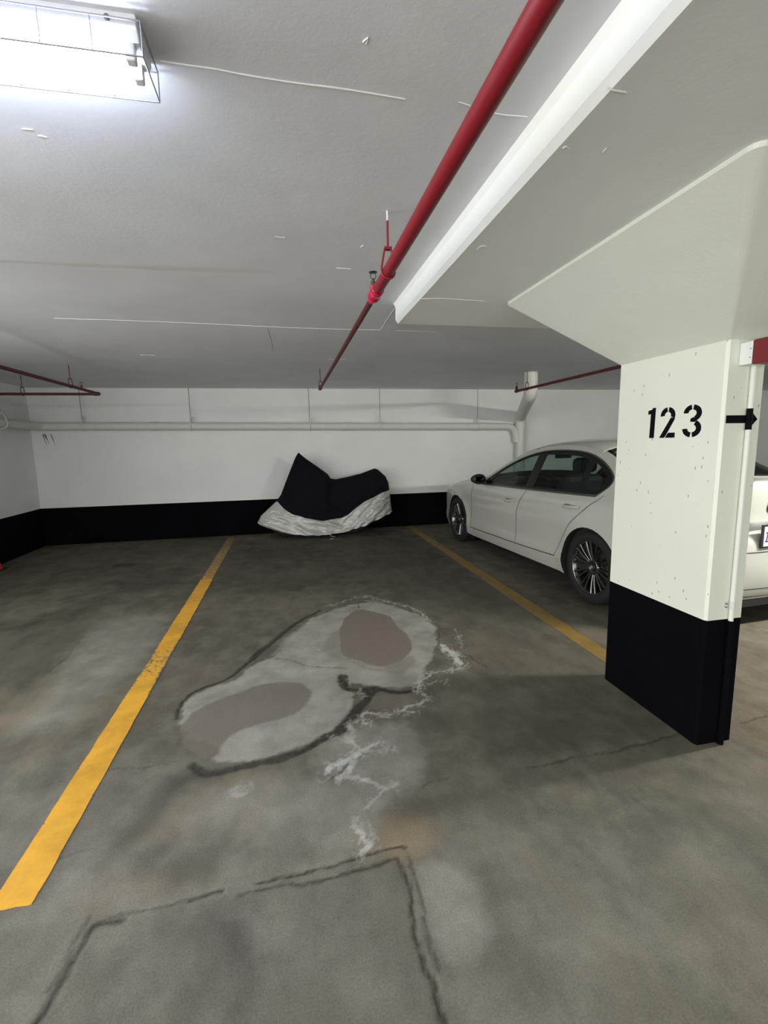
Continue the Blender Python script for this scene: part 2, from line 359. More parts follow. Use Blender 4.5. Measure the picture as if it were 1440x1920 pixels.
BROWNS = [
    ([(0.334, 3.468), (0.419, 3.739), (0.551, 3.868), (0.671, 3.750), (0.769, 3.617), (0.773, 3.439), (0.813, 3.216), (0.788, 3.009), (0.716, 2.878), (0.615, 2.797), (0.509, 2.793), (0.417, 2.872), (0.324, 2.975), (0.297, 3.132)], 0.008, 0.95),
    ([(0.208, 3.318), (0.331, 3.442), (0.301, 3.087), (0.417, 2.872), (0.522, 2.771), (0.747, 2.891), (0.751, 2.771), (0.618, 2.658), (0.482, 2.744), (0.332, 2.893), (0.219, 3.001), (0.187, 3.159)], 0.02, 0.45),
    ([(-0.462, 2.604), (-0.368, 2.669), (-0.295, 2.698), (-0.221, 2.744), (-0.064, 2.728), (0.030, 2.673), (0.062, 2.566), (0.030, 2.445), (-0.064, 2.362), (-0.200, 2.333), (-0.277, 2.304), (-0.338, 2.261), (-0.377, 2.175), (-0.436, 2.091), (-0.524, 2.189), (-0.603, 2.335), (-0.594, 2.450), (-0.551, 2.543)], 0.012, 0.85),
    ([(0.340, 2.384), (0.456, 2.441), (0.626, 2.430), (0.640, 2.368), (0.562, 2.304), (0.444, 2.306)], 0.015, 0.4)]
DARKP = [  # stains, plus shade painted in on the far floor and beside the column
    ([(-2.732, 4.404), (-2.479, 4.423), (-2.172, 4.343), (-2.069, 4.587), (-1.822, 4.941), (-1.326, 4.925), (-1.071, 5.614), (-1.356, 5.858), (-1.793, 5.371), (-1.618, 3.964), (-1.583, 3.647), (-1.541, 3.375), (-1.583, 3.159), (-1.612, 3.032), (-1.749, 3.022), (-1.946, 2.969)], 0.1, 0.45),  # stained area, with some light falloff painted in
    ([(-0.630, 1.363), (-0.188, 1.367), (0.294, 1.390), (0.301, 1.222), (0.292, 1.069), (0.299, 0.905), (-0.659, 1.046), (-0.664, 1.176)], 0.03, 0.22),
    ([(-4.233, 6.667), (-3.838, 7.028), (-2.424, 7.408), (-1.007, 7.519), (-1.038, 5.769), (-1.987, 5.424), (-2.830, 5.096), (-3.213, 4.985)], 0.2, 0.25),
    ([(-0.847, 7.262), (0.410, 6.882), (1.672, 6.702), (1.978, 5.265), (1.889, 3.694), (1.299, 3.222), (1.159, 3.886), (0.780, 4.479), (0.251, 4.531), (-0.369, 4.610), (-0.873, 5.330)], 0.25, 0.45),  # far bay: oil dirt with the dimmer light by the wall darkened in
    ([(2.004, 4.148), (1.922, 3.064), (1.839, 2.394), (1.679, 2.177), (1.799, 1.783), (0.956, 1.713), (0.853, 1.970), (1.072, 2.654)], 0.1, 0.28)]  # shade on the floor left of the column, painted as a dark area


def build_floor():
    ys = [YB]
    while ys[-1] < W+.3:
        y = ys[-1]
        ys.append(y + (.12 if y < .6 else .008+.0028*max(0, y-1.2)))
    xs = [XL-.3]
    while xs[-1] < XR+.3:
        x = xs[-1]; xs.append(x + (.010 if -1.6 < x < 1.5 else .020 if -3.7 < x < 2.6 else .15))
    xs, ys = np.array(xs), np.array(ys)
    X, Y = np.meshgrid(xs, ys); nx, ny = len(xs), len(ys)
    # warp so drawn outlines get ragged edges
    wx = X+.018*vnoise(X, Y, 9, 3, 3)+.006*vnoise(X, Y, 45, 5, 2)
    wy = Y+.018*vnoise(X, Y, 9, 8, 3)+.006*vnoise(X, Y, 45, 9, 2)
    crack = np.zeros_like(X); light = np.zeros_like(X); brown = np.zeros_like(X); white = np.zeros_like(X)
    dark = np.zeros_like(X); warm = np.zeros_like(X)
    fine = vnoise(X, Y, 28, 21, 3)
    vein = 1-np.abs(vnoise(X, Y, 10, 61, 4))*3.2; vein2 = 1-np.abs(vnoise(X+3, Y, 22, 67, 3))*3.0
    lx = wx+.035*vnoise(X, Y, 4, 71, 3)*1.0+.014*vnoise(X, Y, 30, 72, 2); ly = wy+.030*vnoise(X, Y, 4, 73, 3)+.014*vnoise(X, Y, 30, 74, 2)
    for pts, w0, w1, amt in CRACKS:
        d = dist_line(wx, wy, catmull(pts, 4), (w0, w1)); crack = np.maximum(crack, amt*(1-sst(-.003-.3*w1, .005+.35*w1, d)))
    for poly, soft, amt in LIGHTS:
        light = np.maximum(light, amt*(1-sst(-soft, soft, sdf(lx, ly, poly))))
    for poly, soft, amt in BROWNS:
        brown = np.maximum(brown, amt*(1-sst(-soft, soft, sdf(wx, wy, poly))))
    for pts, w0, w1, amt in WHITES:
        d = dist_line(wx+.01*fine, wy+.01*fine, catmull(pts, 4), (w0, w1))
        white = np.maximum(white, amt*(1-sst(-.004, .012, d))*(.55+.45*sst(-.5, .3, fine)))
        white = np.maximum(white, amt*.75*(1-sst(.005, .085, d))*np.maximum(sst(.62, .95, vein), .8*sst(.6, .95, vein2)))
        white = np.maximum(white, amt*.16*(1-sst(.0, .12, d)))
    for pts, w0, w1, amt in DARKS:
        d = dist_line(wx, wy, catmull(pts, 4), (w0, w1)); dark = np.maximum(dark, amt*(1-sst(-.02, .10, d)))
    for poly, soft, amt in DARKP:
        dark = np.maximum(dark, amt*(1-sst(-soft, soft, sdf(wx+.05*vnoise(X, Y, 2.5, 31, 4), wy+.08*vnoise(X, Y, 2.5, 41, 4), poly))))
    for pts, w0, w1, amt in WARMS:
        d = dist_line(wx, wy, catmull(pts, 4), (w0, w1)); warm = np.maximum(warm, amt*(1-sst(-.03, .12, d)))
    Z = -.004*crack+.0015*vnoise(X, Y, 1.2, 77, 2)*0
    co = np.stack([X, Y, Z], -1).reshape(-1, 3).astype(np.float32)
    idx = np.arange(nx*ny).reshape(ny, nx)
    q = np.stack([idx[:-1, :-1], idx[:-1, 1:], idx[1:, 1:], idx[1:, :-1]], -1).reshape(-1, 4)
    me = bpy.data.meshes.new('floor'); me.vertices.add(len(co)); me.vertices.foreach_set('co', co.ravel())
    me.loops.add(q.size); me.loops.foreach_set('vertex_index', q.ravel().astype(np.int32))
    me.polygons.add(len(q)); me.polygons.foreach_set('loop_start', (np.arange(len(q))*4).astype(np.int32))
    me.update(); me.validate()
    for nm, a in (('crack', crack), ('light', light), ('brown', brown), ('white', white), ('dark', dark), ('warm', warm)):
        at = me.attributes.new(nm, 'FLOAT', 'POINT'); at.data.foreach_set('value', a.ravel().astype(np.float32))
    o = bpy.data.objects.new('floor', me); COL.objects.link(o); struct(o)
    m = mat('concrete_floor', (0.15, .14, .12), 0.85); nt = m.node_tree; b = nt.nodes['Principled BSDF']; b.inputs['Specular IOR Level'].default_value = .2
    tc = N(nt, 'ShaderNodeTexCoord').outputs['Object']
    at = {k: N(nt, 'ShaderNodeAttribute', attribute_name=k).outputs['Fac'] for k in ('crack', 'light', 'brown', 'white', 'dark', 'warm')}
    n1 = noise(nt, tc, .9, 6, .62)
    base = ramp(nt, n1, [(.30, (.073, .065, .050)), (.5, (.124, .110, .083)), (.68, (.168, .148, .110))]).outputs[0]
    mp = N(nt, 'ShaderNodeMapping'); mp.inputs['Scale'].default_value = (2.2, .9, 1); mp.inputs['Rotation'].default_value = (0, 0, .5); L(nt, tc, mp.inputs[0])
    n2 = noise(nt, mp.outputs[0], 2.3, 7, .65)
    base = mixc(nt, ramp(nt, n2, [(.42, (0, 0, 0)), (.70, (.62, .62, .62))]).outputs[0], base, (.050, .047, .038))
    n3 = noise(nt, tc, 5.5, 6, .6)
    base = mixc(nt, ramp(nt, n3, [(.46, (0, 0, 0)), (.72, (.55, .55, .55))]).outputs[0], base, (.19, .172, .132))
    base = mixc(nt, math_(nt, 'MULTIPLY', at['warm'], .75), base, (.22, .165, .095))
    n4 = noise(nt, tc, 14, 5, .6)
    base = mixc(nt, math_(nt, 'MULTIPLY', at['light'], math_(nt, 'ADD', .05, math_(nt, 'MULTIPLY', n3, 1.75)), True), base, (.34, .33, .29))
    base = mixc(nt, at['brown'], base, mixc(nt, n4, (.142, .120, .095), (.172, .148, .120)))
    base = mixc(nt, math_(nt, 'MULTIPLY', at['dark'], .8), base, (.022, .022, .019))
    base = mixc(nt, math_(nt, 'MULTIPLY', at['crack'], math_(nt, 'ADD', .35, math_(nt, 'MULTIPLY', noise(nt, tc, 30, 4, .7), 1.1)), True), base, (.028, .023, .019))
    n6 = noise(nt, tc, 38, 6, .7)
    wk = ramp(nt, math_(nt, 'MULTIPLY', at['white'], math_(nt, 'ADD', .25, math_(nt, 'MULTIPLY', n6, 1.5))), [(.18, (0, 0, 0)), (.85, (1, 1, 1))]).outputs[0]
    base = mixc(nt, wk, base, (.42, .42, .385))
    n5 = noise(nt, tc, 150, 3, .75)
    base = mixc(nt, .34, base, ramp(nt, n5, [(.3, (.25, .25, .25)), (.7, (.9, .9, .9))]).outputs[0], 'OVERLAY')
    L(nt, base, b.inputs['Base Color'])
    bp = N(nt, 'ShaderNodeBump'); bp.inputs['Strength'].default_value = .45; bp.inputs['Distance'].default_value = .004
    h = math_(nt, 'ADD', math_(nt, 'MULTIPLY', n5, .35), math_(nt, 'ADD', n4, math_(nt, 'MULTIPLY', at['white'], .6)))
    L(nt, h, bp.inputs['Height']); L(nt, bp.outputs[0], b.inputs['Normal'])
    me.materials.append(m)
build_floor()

# yellow stall lines: thin paint with worn edges
def worn_paint(name, col):
    m = mat(name, col, .6); nt = m.node_tree; b = nt.nodes['Principled BSDF']
    tc = N(nt, 'ShaderNodeTexCoord').outputs['Object']
    n1 = noise(nt, tc, 3.0, 6, .7); n2 = noise(nt, tc, 40, 4, .6)
    c = mixc(nt, ramp(nt, n1, [(.42, (0, 0, 0)), (.68, (.75, .75, .75))]).outputs[0], col, tuple(x*.55 for x in col))
    at = N(nt, 'ShaderNodeAttribute', attribute_name='wear').outputs['Fac']
    k = math_(nt, 'ADD', at, math_(nt, 'MULTIPLY', math_(nt, 'SUBTRACT', n2, .5), 1.1))
    c = mixc(nt, ramp(nt, k, [(.42, (0, 0, 0)), (.62, (1, 1, 1))]).outputs[0], c, (.13, .115, .085))
    L(nt, c, b.inputs['Base Color']); return m
YEL = worn_paint('yellow_line_paint', (.78, .40, .035)); YEL2 = worn_paint('faded_yellow_line_paint', (.25, .155, .035))
def stall_line(x0, x1, y0, y1, m, wearf, seed):
    bm = bmesh.new(); lay = bm.verts.layers.float.new('wear'); n = int((y1-y0)/.03); K = 8; rows = []
    rnd = random.Random(seed)
    for i in range(n+1):
        y = y0+(y1-y0)*i/n; row = []
        for k in range(K+1):
            t = k/K; e = .004*mnoise.noise((y*9, k*3.1, seed)) if k in (0, K) else 0
            yy = y + (.006*mnoise.noise((t*6, 1, seed)) if i == 0 else 0)
            v = bm.verts.new((x0+(x1-x0)*t+e, yy, .0035)); v[lay] = wearf(y, t); row.append(v)
        rows.append(row)
    for A, B in zip(rows, rows[1:]):
        for k in range(K): bm.faces.new((A[k], A[k+1], B[k+1], B[k]))
    ext = bmesh.ops.extrude_face_region(bm, geom=bm.faces[:])
    for v in ext['geom']:
        if isinstance(v, bmesh.types.BMVert): v.co.z = .0005
    bmesh.ops.recalc_face_normals(bm, faces=bm.faces)
    return obj('stall_line', bm, m)
tag(stall_line(-.985, -.857, 1.487, 7.62, YEL, lambda y, t: .12 + (.22 if y > 5.2 else 0) + .30*math.exp(-((y-3.2)/.35)**2) + .18*max(0, (y-2.6)/3) + .25*(t < .1 or t > .95), 1),
    'yellow painted stall line on the floor left of the cracked patch', 'parking line')
tag(stall_line(1.930, 2.058, 2.34, 7.70, YEL2, lambda y, t: .26 + .1*mnoise.noise((y*2, 0, 0)) + .2*(t < .1 or t > .95), 2),
    'faded yellow stall line on the floor between covered motorcycle and white car', 'parking line')

# ------------------------------------------------------------------ shell
BH = .563
def wall(name, x0, x1, y0, y1):
    bm = bmesh.new(); box(bm, x0, x1, y0, y1, 0, HC+.1); return struct(obj(name, bm, WALLP))
wall('wall_back', XL-.2, XR+.2, W, W+.2)
wall('wall_left', XL-.2, XL, 3.8, W)
wall('wall_right', XR, XR+.2, YB, W)
wall('wall_front', 3.0, XR+.2, YB-.2, YB)
def band(name, x0, x1, y0, y1):
    bm = bmesh.new(); box(bm, x0, x1, y0, y1, 0, BH); return struct(obj(name, bm, BLACKP))
band('baseboard_back', XL, XR, W-.006, W+.01)
band('baseboard_left', XL-.01, XL+.006, 3.8, W-.006)
band('baseboard_right', XR-.006, XR+.01, YB, W-.006)
# slab
bm = bmesh.new(); box(bm, XL-.2, XR+.2, YB-.2, W+.2, HC, HC+.25)
struct(obj('ceiling', bm, CEILP))
# raised formwork seams and drips on the soffit
RIDGE = painted('ceiling_seam_paint', (.72, .73, .71), .04, .2)
SEAMS = [
    ([(-1.515, 3.719), (-1.354, 3.727), (-1.118, 3.725), (-0.666, 3.743), (-0.108, 3.784), (0.292, 3.803), (0.708, 3.788), (0.759, 3.747), (0.752, 3.492), (0.742, 3.155)], 0.008, 2.308),
    ([(-0.246, 1.300), (-0.211, 1.302), (-0.129, 1.303), (-0.044, 1.310), (0.071, 1.314), (0.177, 1.313), (0.345, 1.321)], 0.005, 2.308),
    ([(0.071, 1.314), (0.123, 1.315), (0.191, 1.316)], 0.009, 2.308),
    ([(0.696, 1.328), (0.603, 1.331), (0.486, 1.307)], 0.004, 2.308),
    ([(-0.845, 2.181), (-0.795, 2.187), (-0.731, 2.195)], 0.01, 2.308),
    ([(-0.731, 2.195), (-0.617, 2.200)], 0.003, 2.308),
    ([(0.286, 2.527), (0.363, 2.531)], 0.01, 2.308),
    ([(-0.010, 2.204), (0.035, 2.208)], 0.004, 2.308),
    ([(-1.343, 5.033), (-1.214, 5.048)], 0.008, 2.308),
    ([(0.463, 5.099), (0.661, 5.112)], 0.008, 2.308),
    ([(-0.682, 1.614), (-0.653, 1.613)], 0.004, 2.308),
    ([(-0.654, 1.639), (-0.631, 1.642)], 0.006, 2.308),
    ([(0.208, 1.168), (0.218, 1.155), (0.216, 1.172)], 0.006, 2.308),
    ([(0.371, 2.257), (0.381, 2.232)], 0.006, 2.308),
    ([(0.745, 2.562), (0.857, 2.537), (0.950, 2.544), (1.108, 2.551)], 0.006, 2.187),
    ([(0.729, 1.033), (0.747, 1.035), (0.781, 1.036)], 0.006, 2.187),
    ([(0.788, 1.904), (0.788, 1.873), (0.807, 1.865), (0.824, 1.883)], 0.006, 2.187),
    ([(0.754, 1.243), (0.760, 1.235), (0.777, 1.248)], 0.008, 2.187),
    ([(0.872, 1.242), (0.871, 1.223)], 0.006, 2.187),
    ([(0.896, 3.801), (1.101, 3.795), (1.242, 3.815)], 0.01, 2.308),
    ([(3.005, 5.183), (3.178, 5.206)], 0.014, 2.308),
    ([(-0.110, 3.834), (-0.094, 4.304), (-0.099, 4.778)], 0.006, 2.308)]

bm = bmesh.new()
def ridge(pts, wdt=.006, hh=.003, z=HC):
    wdt *= .6; hh = .0025
    P = catmull([p[:2] for p in pts], 5); prev = None
    rnd = random.Random(len(pts)+int(pts[0][0]*100))
    for i, p in enumerate(P):
        d = P[min(i+1, len(P)-1)]-P[max(i-1, 0)]; d = d/max(1e-6, np.hypot(*d)); n_ = np.array((-d[1], d[0]))
        ww = wdt*(.5+rnd.random())*(0.25 if i in (0, len(P)-1) else 1)
        a = bm.verts.new((*(p-n_*ww/2), z+.001)); b_ = bm.verts.new((p[0], p[1], z-hh)); c_ = bm.verts.new((*(p+n_*ww/2), z+.001))
        if prev:
            bm.faces.new((prev[0], prev[1], b_, a)); bm.faces.new((prev[1], prev[2], c_, b_))
        prev = (a, b_, c_)
for pts, wdt, z in SEAMS: ridge(pts, wdt, .004, z)
bmesh.ops.recalc_face_normals(bm, faces=bm.faces)
o = obj('trim_1', bm, RIDGE); struct(o)
# drop panel: edge slightly battered, small arris at its foot
bm = bmesh.new()
prism(bm, [(.700, HC+.02), (.728, HC-.020), (.726, HD+.022), (.742, HD), (XR-.01, HD), (XR-.01, HC+.02)], 1, YB+.01, 3.10)
o = struct(obj('ceiling_drop_panel', bm, DROPP)); o.name = 'trim_2'
# slightly lower strip of soffit (form step) running across the bay on the left
bm = bmesh.new()
n = 70; rows_ = []
for i in range(n+1):
    t = i/n; x = -3.4+(.10+3.4)*t; y = 2.62+.012*mnoise.noise((x*1.5, 0, 0))+.004*mnoise.noise((x*9, 0, 0))
    hh = .017*min(1, 3*t+.1)*min(1, 3*(1-t)); ex = .075+.02*mnoise.noise((x*3, 5, 0))
    rows_.append([bm.verts.new((x, y-1.1, HC+.001)), bm.verts.new((x, y-.5, HC-hh*.6)), bm.verts.new((x, y-.03, HC-hh)), bm.verts.new((x, y, HC-hh*.9)), bm.verts.new((x, y+ex, HC+.001))])
for A, B in zip(rows_, rows_[1:]):
    for k in range(4): bm.faces.new((A[k], A[k+1], B[k+1], B[k]))
bmesh.ops.recalc_face_normals(bm, faces=bm.faces)
struct(obj('trim_3', bm, CEILP, smooth=True))

# ------------------------------------------------------------------ column 123
col = thing('concrete_column', 'white concrete column with flared head, black base band and stencilled 123', 'column', ((PX0+PX1)/2, (PY0+PY1)/2, 0))
cx0, cy0 = col.location.x, col.location.y
CB = .606; CT = 1.815
def colpoly(c=.008):
    x0, x1, y0, y1 = PX0-cx0, PX1-cx0, PY0-cy0, PY1-cy0
    return [(x0, y1-.006), (x0+.006, y1), (x1-.006, y1), (x1, y1-.006), (x1, y0+.004), (x1-.004, y0), (x0+c, y0), (x0, y0+c*1.7)]
bm = bmesh.new(); prism(bm, colpoly(), 2, CB, CT+.01)
shaft = obj('shaft', bm, COLP, col)
bm = bmesh.new(); prism(bm, colpoly(), 2, 0, CB)
obj('base_band', bm, BLACKP, col)['label'] = 'black painted base band'
# flared head
def loft(bm, rings, mi=0):
    R_ = [[bm.verts.new(p) for p in rg] for rg in rings]; n = len(R_[0])
    for A, B in zip(R_, R_[1:]):
        for k in range(n): bm.faces.new((A[k], A[(k+1) % n], B[(k+1) % n], B[k]))
    bm.faces.new(R_[0][::-1]); bm.faces.new(R_[-1])
    bmesh.ops.recalc_face_normals(bm, faces=bm.faces)
def rrect(x0, x1, y0, y1, z, c, n=4):
    pts = []
    for (cx, cy, a0) in ((x1-c, y1-c, 0), (x0+c, y1-c, 90), (x0+c, y0+c, 180), (x1-c, y0+c, 270)):
        for k in range(n+1):
            a = radians(a0+90*k/n); pts.append((cx+c*cos(a)-cx0, cy+c*sin(a)-cy0, z))
    return pts
bm = bmesh.new()
HX0, HX1, HY0, HY1 = 1.245, 2.55, 1.12, 2.585
loft(bm, [rrect(PX0, PX1, PY0, PY1, CT, .008), rrect(HX0, HX1, HY0, HY1, HD-.014, .035), rrect(HX0, HX1, HY0, HY1, HD+.004, .035)])
head = obj('flared_head', bm, HEADP, col)
# stencilled number: polygons from strokes, built as thin paint
def flat_prism(bm, polys, plane, at_, th=.0012):
    for P in polys:
        A = []; B = []
        for (a, z) in P:
            if plane == 'x': A.append(bm.verts.new((at_, a, z))); B.append(bm.verts.new((at_-th, a, z)))
            else: A.append(bm.verts.new((a, at_, z))); B.append(bm.verts.new((a, at_-th, z)))
        n_ = len(P); fs = [bm.faces.new(A), bm.faces.new(B[::-1])]
        for i in range(n_): fs.append(bm.faces.new((A[i], B[i], B[(i+1) % n_], A[(i+1) % n_])))
        bmesh.ops.recalc_face_normals(bm, faces=fs)
def arcstroke(cx, cy, rx, ry, a0, a1, t, n=14):
    o_ = [(cx+rx*cos(radians(a0+(a1-a0)*i/n)), cy+ry*sin(radians(a0+(a1-a0)*i/n))) for i in range(n+1)]
    i_ = [(cx+(rx-t)*cos(radians(a0+(a1-a0)*i/n)), cy+(ry-t)*sin(radians(a0+(a1-a0)*i/n))) for i in range(n+1)]
    return o_+i_[::-1]
# glyph space: width 0..1 (u), height 0..1.75
ONE = [[(.22, 0), (.62, 0), (.66, 1.75), (.40, 1.75), (.36, 1.66), (.02, 1.60), (.02, 1.38), (.26, 1.40)]]
TWO = [arcstroke(.50, 1.25, .46, .46, 98, 185, .26)+[], arcstroke(.50, 1.25, .46, .46, 82, -20, .26),
       [(.94, 1.12), (.93, 1.00), (.42, .10), (.34, 0), (.02, 0), (.70, 1.12)], [(.40, 0), (1.0, 0), (1.0, .28), (.58, .28), (.50, .16)]]
THREE = [arcstroke(.50, 1.27, .46, .45, 98, 178, .25), arcstroke(.50, 1.27, .48, .45, 82, -62, .26),
         [(.42, .98), (.42, .82), (.66, .80), (.74, .90), (.66, 1.02), (.56, 1.06)],
         arcstroke(.50, .47, .50, .47, 62, -82, .26), arcstroke(.50, .47, .48, .47, -98, -178, .26)]
GL = [(ONE, 2.098, .105), (TWO, 2.018, .096), (THREE, 1.882, .104)]
gh = .148/1.75
for G, y0, wd in GL:
    bm = bmesh.new()
    polys = [[(y0-cy0-uu*wd*(.72 if G is ONE else 1), 1.421+vv*gh) for uu, vv in P] for P in G]
    flat_prism(bm, polys, 'x', PX0-cx0, .0012)
    d = obj('stencilled_digit', bm, STENCIL, col)
    d['label'] = 'black stencilled digit ' + {id(ONE): '1', id(TWO): '2', id(THREE): '3'}[id(G)]
# arrow on the narrow face, painted over the conduit as well
yf = PY0-cy0
bm = bmesh.new()
flat_prism(bm, [[(1.812-cx0, 1.476), (1.912-cx0, 1.476), (1.912-cx0, 1.509), (1.812-cx0, 1.509)],
                [(1.930-cx0, 1.450), (1.972-cx0, 1.492), (1.930-cx0, 1.534)]], 'y', yf, .0012)
obj('painted_arrow', bm, STENCIL, col)['label'] = 'black painted arrow pointing right'

# conduit down the narrow face
cd = thing('conduit', 'thin white conduit clamped down the narrow face of the 123 column', 'conduit', (1.917, PY0-.0115, 0))
bm = bmesh.new(); tube(bm, [(0, 0, .600), (0, 0, 1.71)], .0102, 14); obj('upper_pipe', bm, HEADP, cd)
bm = bmesh.new(); tube(bm, [(0, -.001, .012), (0, -.001, .601)], .0118, 14); tube(bm, [(0, -.001, 0), (0, -.001, .05)], .0145, 14)
obj('lower_pipe', bm, BLACKP, cd)['label'] = 'black painted foot of the conduit'
bm = bmesh.new()
for zc in (.655,):
    tube(bm, [(0, -.0008, zc), (0, -.0008, zc+.035)], .0128, 14); box(bm, -.034, -.010, .0085, .0125, zc+.006, zc+.030)
obj('strap_clamp', bm, PIPEW, cd)
bm = bmesh.new()
for zc in (.664, .680): 
    lathe(bm, [(.0, -.003), (.0035, -.003), (.0035, .003)], 'y', 10, (-.024, .006, zc))
obj('clamp_screw', bm, ROD, cd)
bm = bmesh.new(); tube(bm, [(0, 0, 1.448), (0, 0, 1.536)], .0119, 14); obj('arrow_paint', bm, STENCIL, cd)['label'] = 'black arrow paint crossing the conduit'

# junction box and the alarm housing screwed onto its front
jb = thing('alarm_box', 'dark red alarm housing on white back box above the conduit on column 123', 'alarm', (1.905, PY0, 1.71))
bm = bmesh.new(); box(bm, -.055, .055, -.057, -.0005, .0, .090, .004); obj('back_box', bm, mat('box_white', (.72, .76, .72), .4), jb)['label'] = 'white back box'
for zc in (.026, .060):
    bm = bmesh.new(); lathe(bm, [(0, -.0565), (.0022, -.0565), (.0022, -.054)], 'x', 8, (0, -.050, zc)); 
    obj('cover_screw', bm, PLAS0, jb)
bm = bmesh.new(); box(bm, -.056, .060, -.150, -.0575, -.003, .093, .005); obj('housing', bm, mat('alarm_red', (.16, .008, .012), .5), jb)
bm = bmesh.new(); lathe(bm, [(0, -.165), (.024, -.165), (.034, -.150)], 'y', 24, (.0, 0, .045)); obj('gong', bm, mat('alarm_brown', (.05, .02, .008), .5), jb)

# ------------------------------------------------------------------ sprinkler pipes
def hanger(name, label, x, y, zc, rp, ztop, group=None, m=None, white_top=0, cat='pipe hanger'):
    m = m or DREDP
    h = thing(name, label, cat, (x, y, zc), 0, group)
    bm = bmesh.new(); tube(bm, [(0, 0, rp+.055), (0, 0, ztop-zc-white_top)], .0042, 8); obj('rod', bm, m, h)
    if white_top:
        bm = bmesh.new(); tube(bm, [(0, 0, ztop-zc-white_top), (0, 0, ztop-zc)], .0040, 8); obj('rod_top', bm, RIDGE, h)['label'] = 'white painted top of the rod'
    bm = bmesh.new()
    ring = [(a, b) for a, b in [(cos(radians(t))*(rp+.003), sin(radians(t))*(rp+.003)) for t in range(-170, -9, 16)]]
    ring = [(-.012, rp+.060), (-.016, rp+.045), (-(rp+.003), .012)] + ring + [((rp+.003), .012), (.016, rp+.045), (.012, rp+.060)]
    tube(bm, [(a, 0, b) for a, b in ring], .0042, 8)
    box(bm, -.014, .014, -.010, .010, rp+.056, rp+.066); obj('clevis', bm, m, h)
    return h
def sprinkler(x, y, z, label, m=None, group=None):
    s = bpy.data.objects.new('sprinkler_head', None); COL.objects.link(s); s.parent = label; s.location = Vector((x, y, z))-label.location
    bm = bmesh.new(); tube(bm, [(0, 0, 0), (0, 0, .022)], .011, 12); tube(bm, [(0, 0, .022), (0, 0, .034)], .007, 10)
    obj('nipple', bm, m or BRASS, s)
    bm = bmesh.new()
    for sg in (-1, 1): tube(bm, [(sg*.007, 0, .032), (sg*.013, 0, .042), (sg*.011, 0, .054), (0, 0, .062)], .0022, 6)
    obj('frame_arm', bm, BRASS, s)
    bm = bmesh.new(); lathe(bm, [(0, .064), (.012, .064), (.019, .0625), (.019, .0605), (.004, .0605), (0, .0605)], 'z', 20)
    obj('deflector', bm, BRASS, s); return s
PZ = 2.088
rp = thing('sprinkler_pipe', 'red sprinkler pipe running overhead from the camera towards the back wall', 'pipe', (.422, 0, PZ))
bm = bmesh.new(); tube(bm, [(0, YB+.1, 0), (0, 2.19, 0)], .0235, 24); obj('main_pipe', bm, REDP, rp)
bm = bmesh.new(); tube(bm, [(0, 2.26, 0), (0, 5.80, 0)], .0150, 18); obj('branch_pipe', bm, DREDP, rp)
bm = bmesh.new()
lathe(bm, [(.0235, 2.12), (.0275, 2.125), (.0275, 2.155), (.0250, 2.165), (.0250, 2.20), (.0285, 2.21), (.0285, 2.235), (.0180, 2.262), (.0190, 2.262), (.0190, 2.285), (.0150, 2.286)], 'y', 24)
tube(bm, [(-.0, 2.215, 0), (-.006, 2.215, .040)], .0155, 16)
obj('reducer_fitting', bm, mat('glossy_red', (.50, .006, .05), .22), rp)
bm = bmesh.new(); tube(bm, [(0, 5.78, 0), (0, 5.84, 0)], .021, 16); tube(bm, [(0, 5.815, 0), (0, 5.815, .035)], .018, 14); obj('end_elbow', bm, DREDP, rp)
hanger('pipe_hanger', 'red rod hanger holding the main sprinkler pipe near its reducer', .422, 1.912, PZ, .0235, HC, 'sprinkler pipe hangers', REDP, .035)
hanger('pipe_hanger', 'thin rod hanger at the far end of the overhead red sprinkler pipe', .422, 5.76, PZ, .015, HC, 'sprinkler pipe hangers', DREDP)
sprinkler(.418, 2.215, PZ+.038, rp)
# right pipe
rp2 = thing('sprinkler_pipe', 'dark red sprinkler pipe disappearing behind the flared column head', 'pipe', (3.085, 0, PZ))
bm = bmesh.new(); tube(bm, [(0, YB+.1, 0), (0, 6.02, 0)], .0165, 18); obj('main_pipe', bm, DREDP, rp2)
bm = bmesh.new(); tube(bm, [(0, 5.99, 0), (0, 6.05, 0)], .022, 16); tube(bm, [(0, 6.03, 0), (0, 6.03, .05)], .018, 14); obj('end_elbow', bm, DREDP, rp2)
hanger('pipe_hanger', 'thin rod hanger on the dark red pipe in front of the white drain pipe', 3.085, 5.744, PZ, .0165, HC, 'sprinkler pipe hangers', DREDP)
sprinkler(3.085, 6.03, PZ+.045, rp2, DREDP)
# left pipes
rp3 = thing('sprinkler_pipe', 'dark red L-shaped sprinkler pipe high in the left rear corner', 'pipe', (-2.225, 0, PZ))
bm = bmesh.new(); tube(bm, [(0, .6, 0), (0, 6.44, 0)], .0165, 18); obj('main_pipe', bm, DREDP, rp3)
bm = bmesh.new(); tube(bm, [(-.04, 6.48, 0), (XL+2.235, 6.48, 0)], .0165, 18); obj('cross_pipe', bm, DREDP, rp3)
bm = bmesh.new(); tube(bm, [(0, 6.42, 0)]+[tuple(v) for v in bend((0, 6.42, 0), (0, 6.48, 0), (-.06, 6.48, 0), .04)]+[(-.06, 6.48, 0)], .0215, 16); obj('elbow', bm, DREDP, rp3)
hanger('pipe_hanger', 'rod hanger on the sloping-looking red pipe in the left rear corner', -2.225, 5.686, PZ, .0165, HC, 'sprinkler pipe hangers', DREDP)
hanger('pipe_hanger', 'rod hanger on the crosswise red pipe at the left edge', -3.06, 6.48, PZ, .0165, HC, 'sprinkler pipe hangers', DREDP)
sprinkler(-2.225, 5.96, PZ+.012, rp3, DREDP)

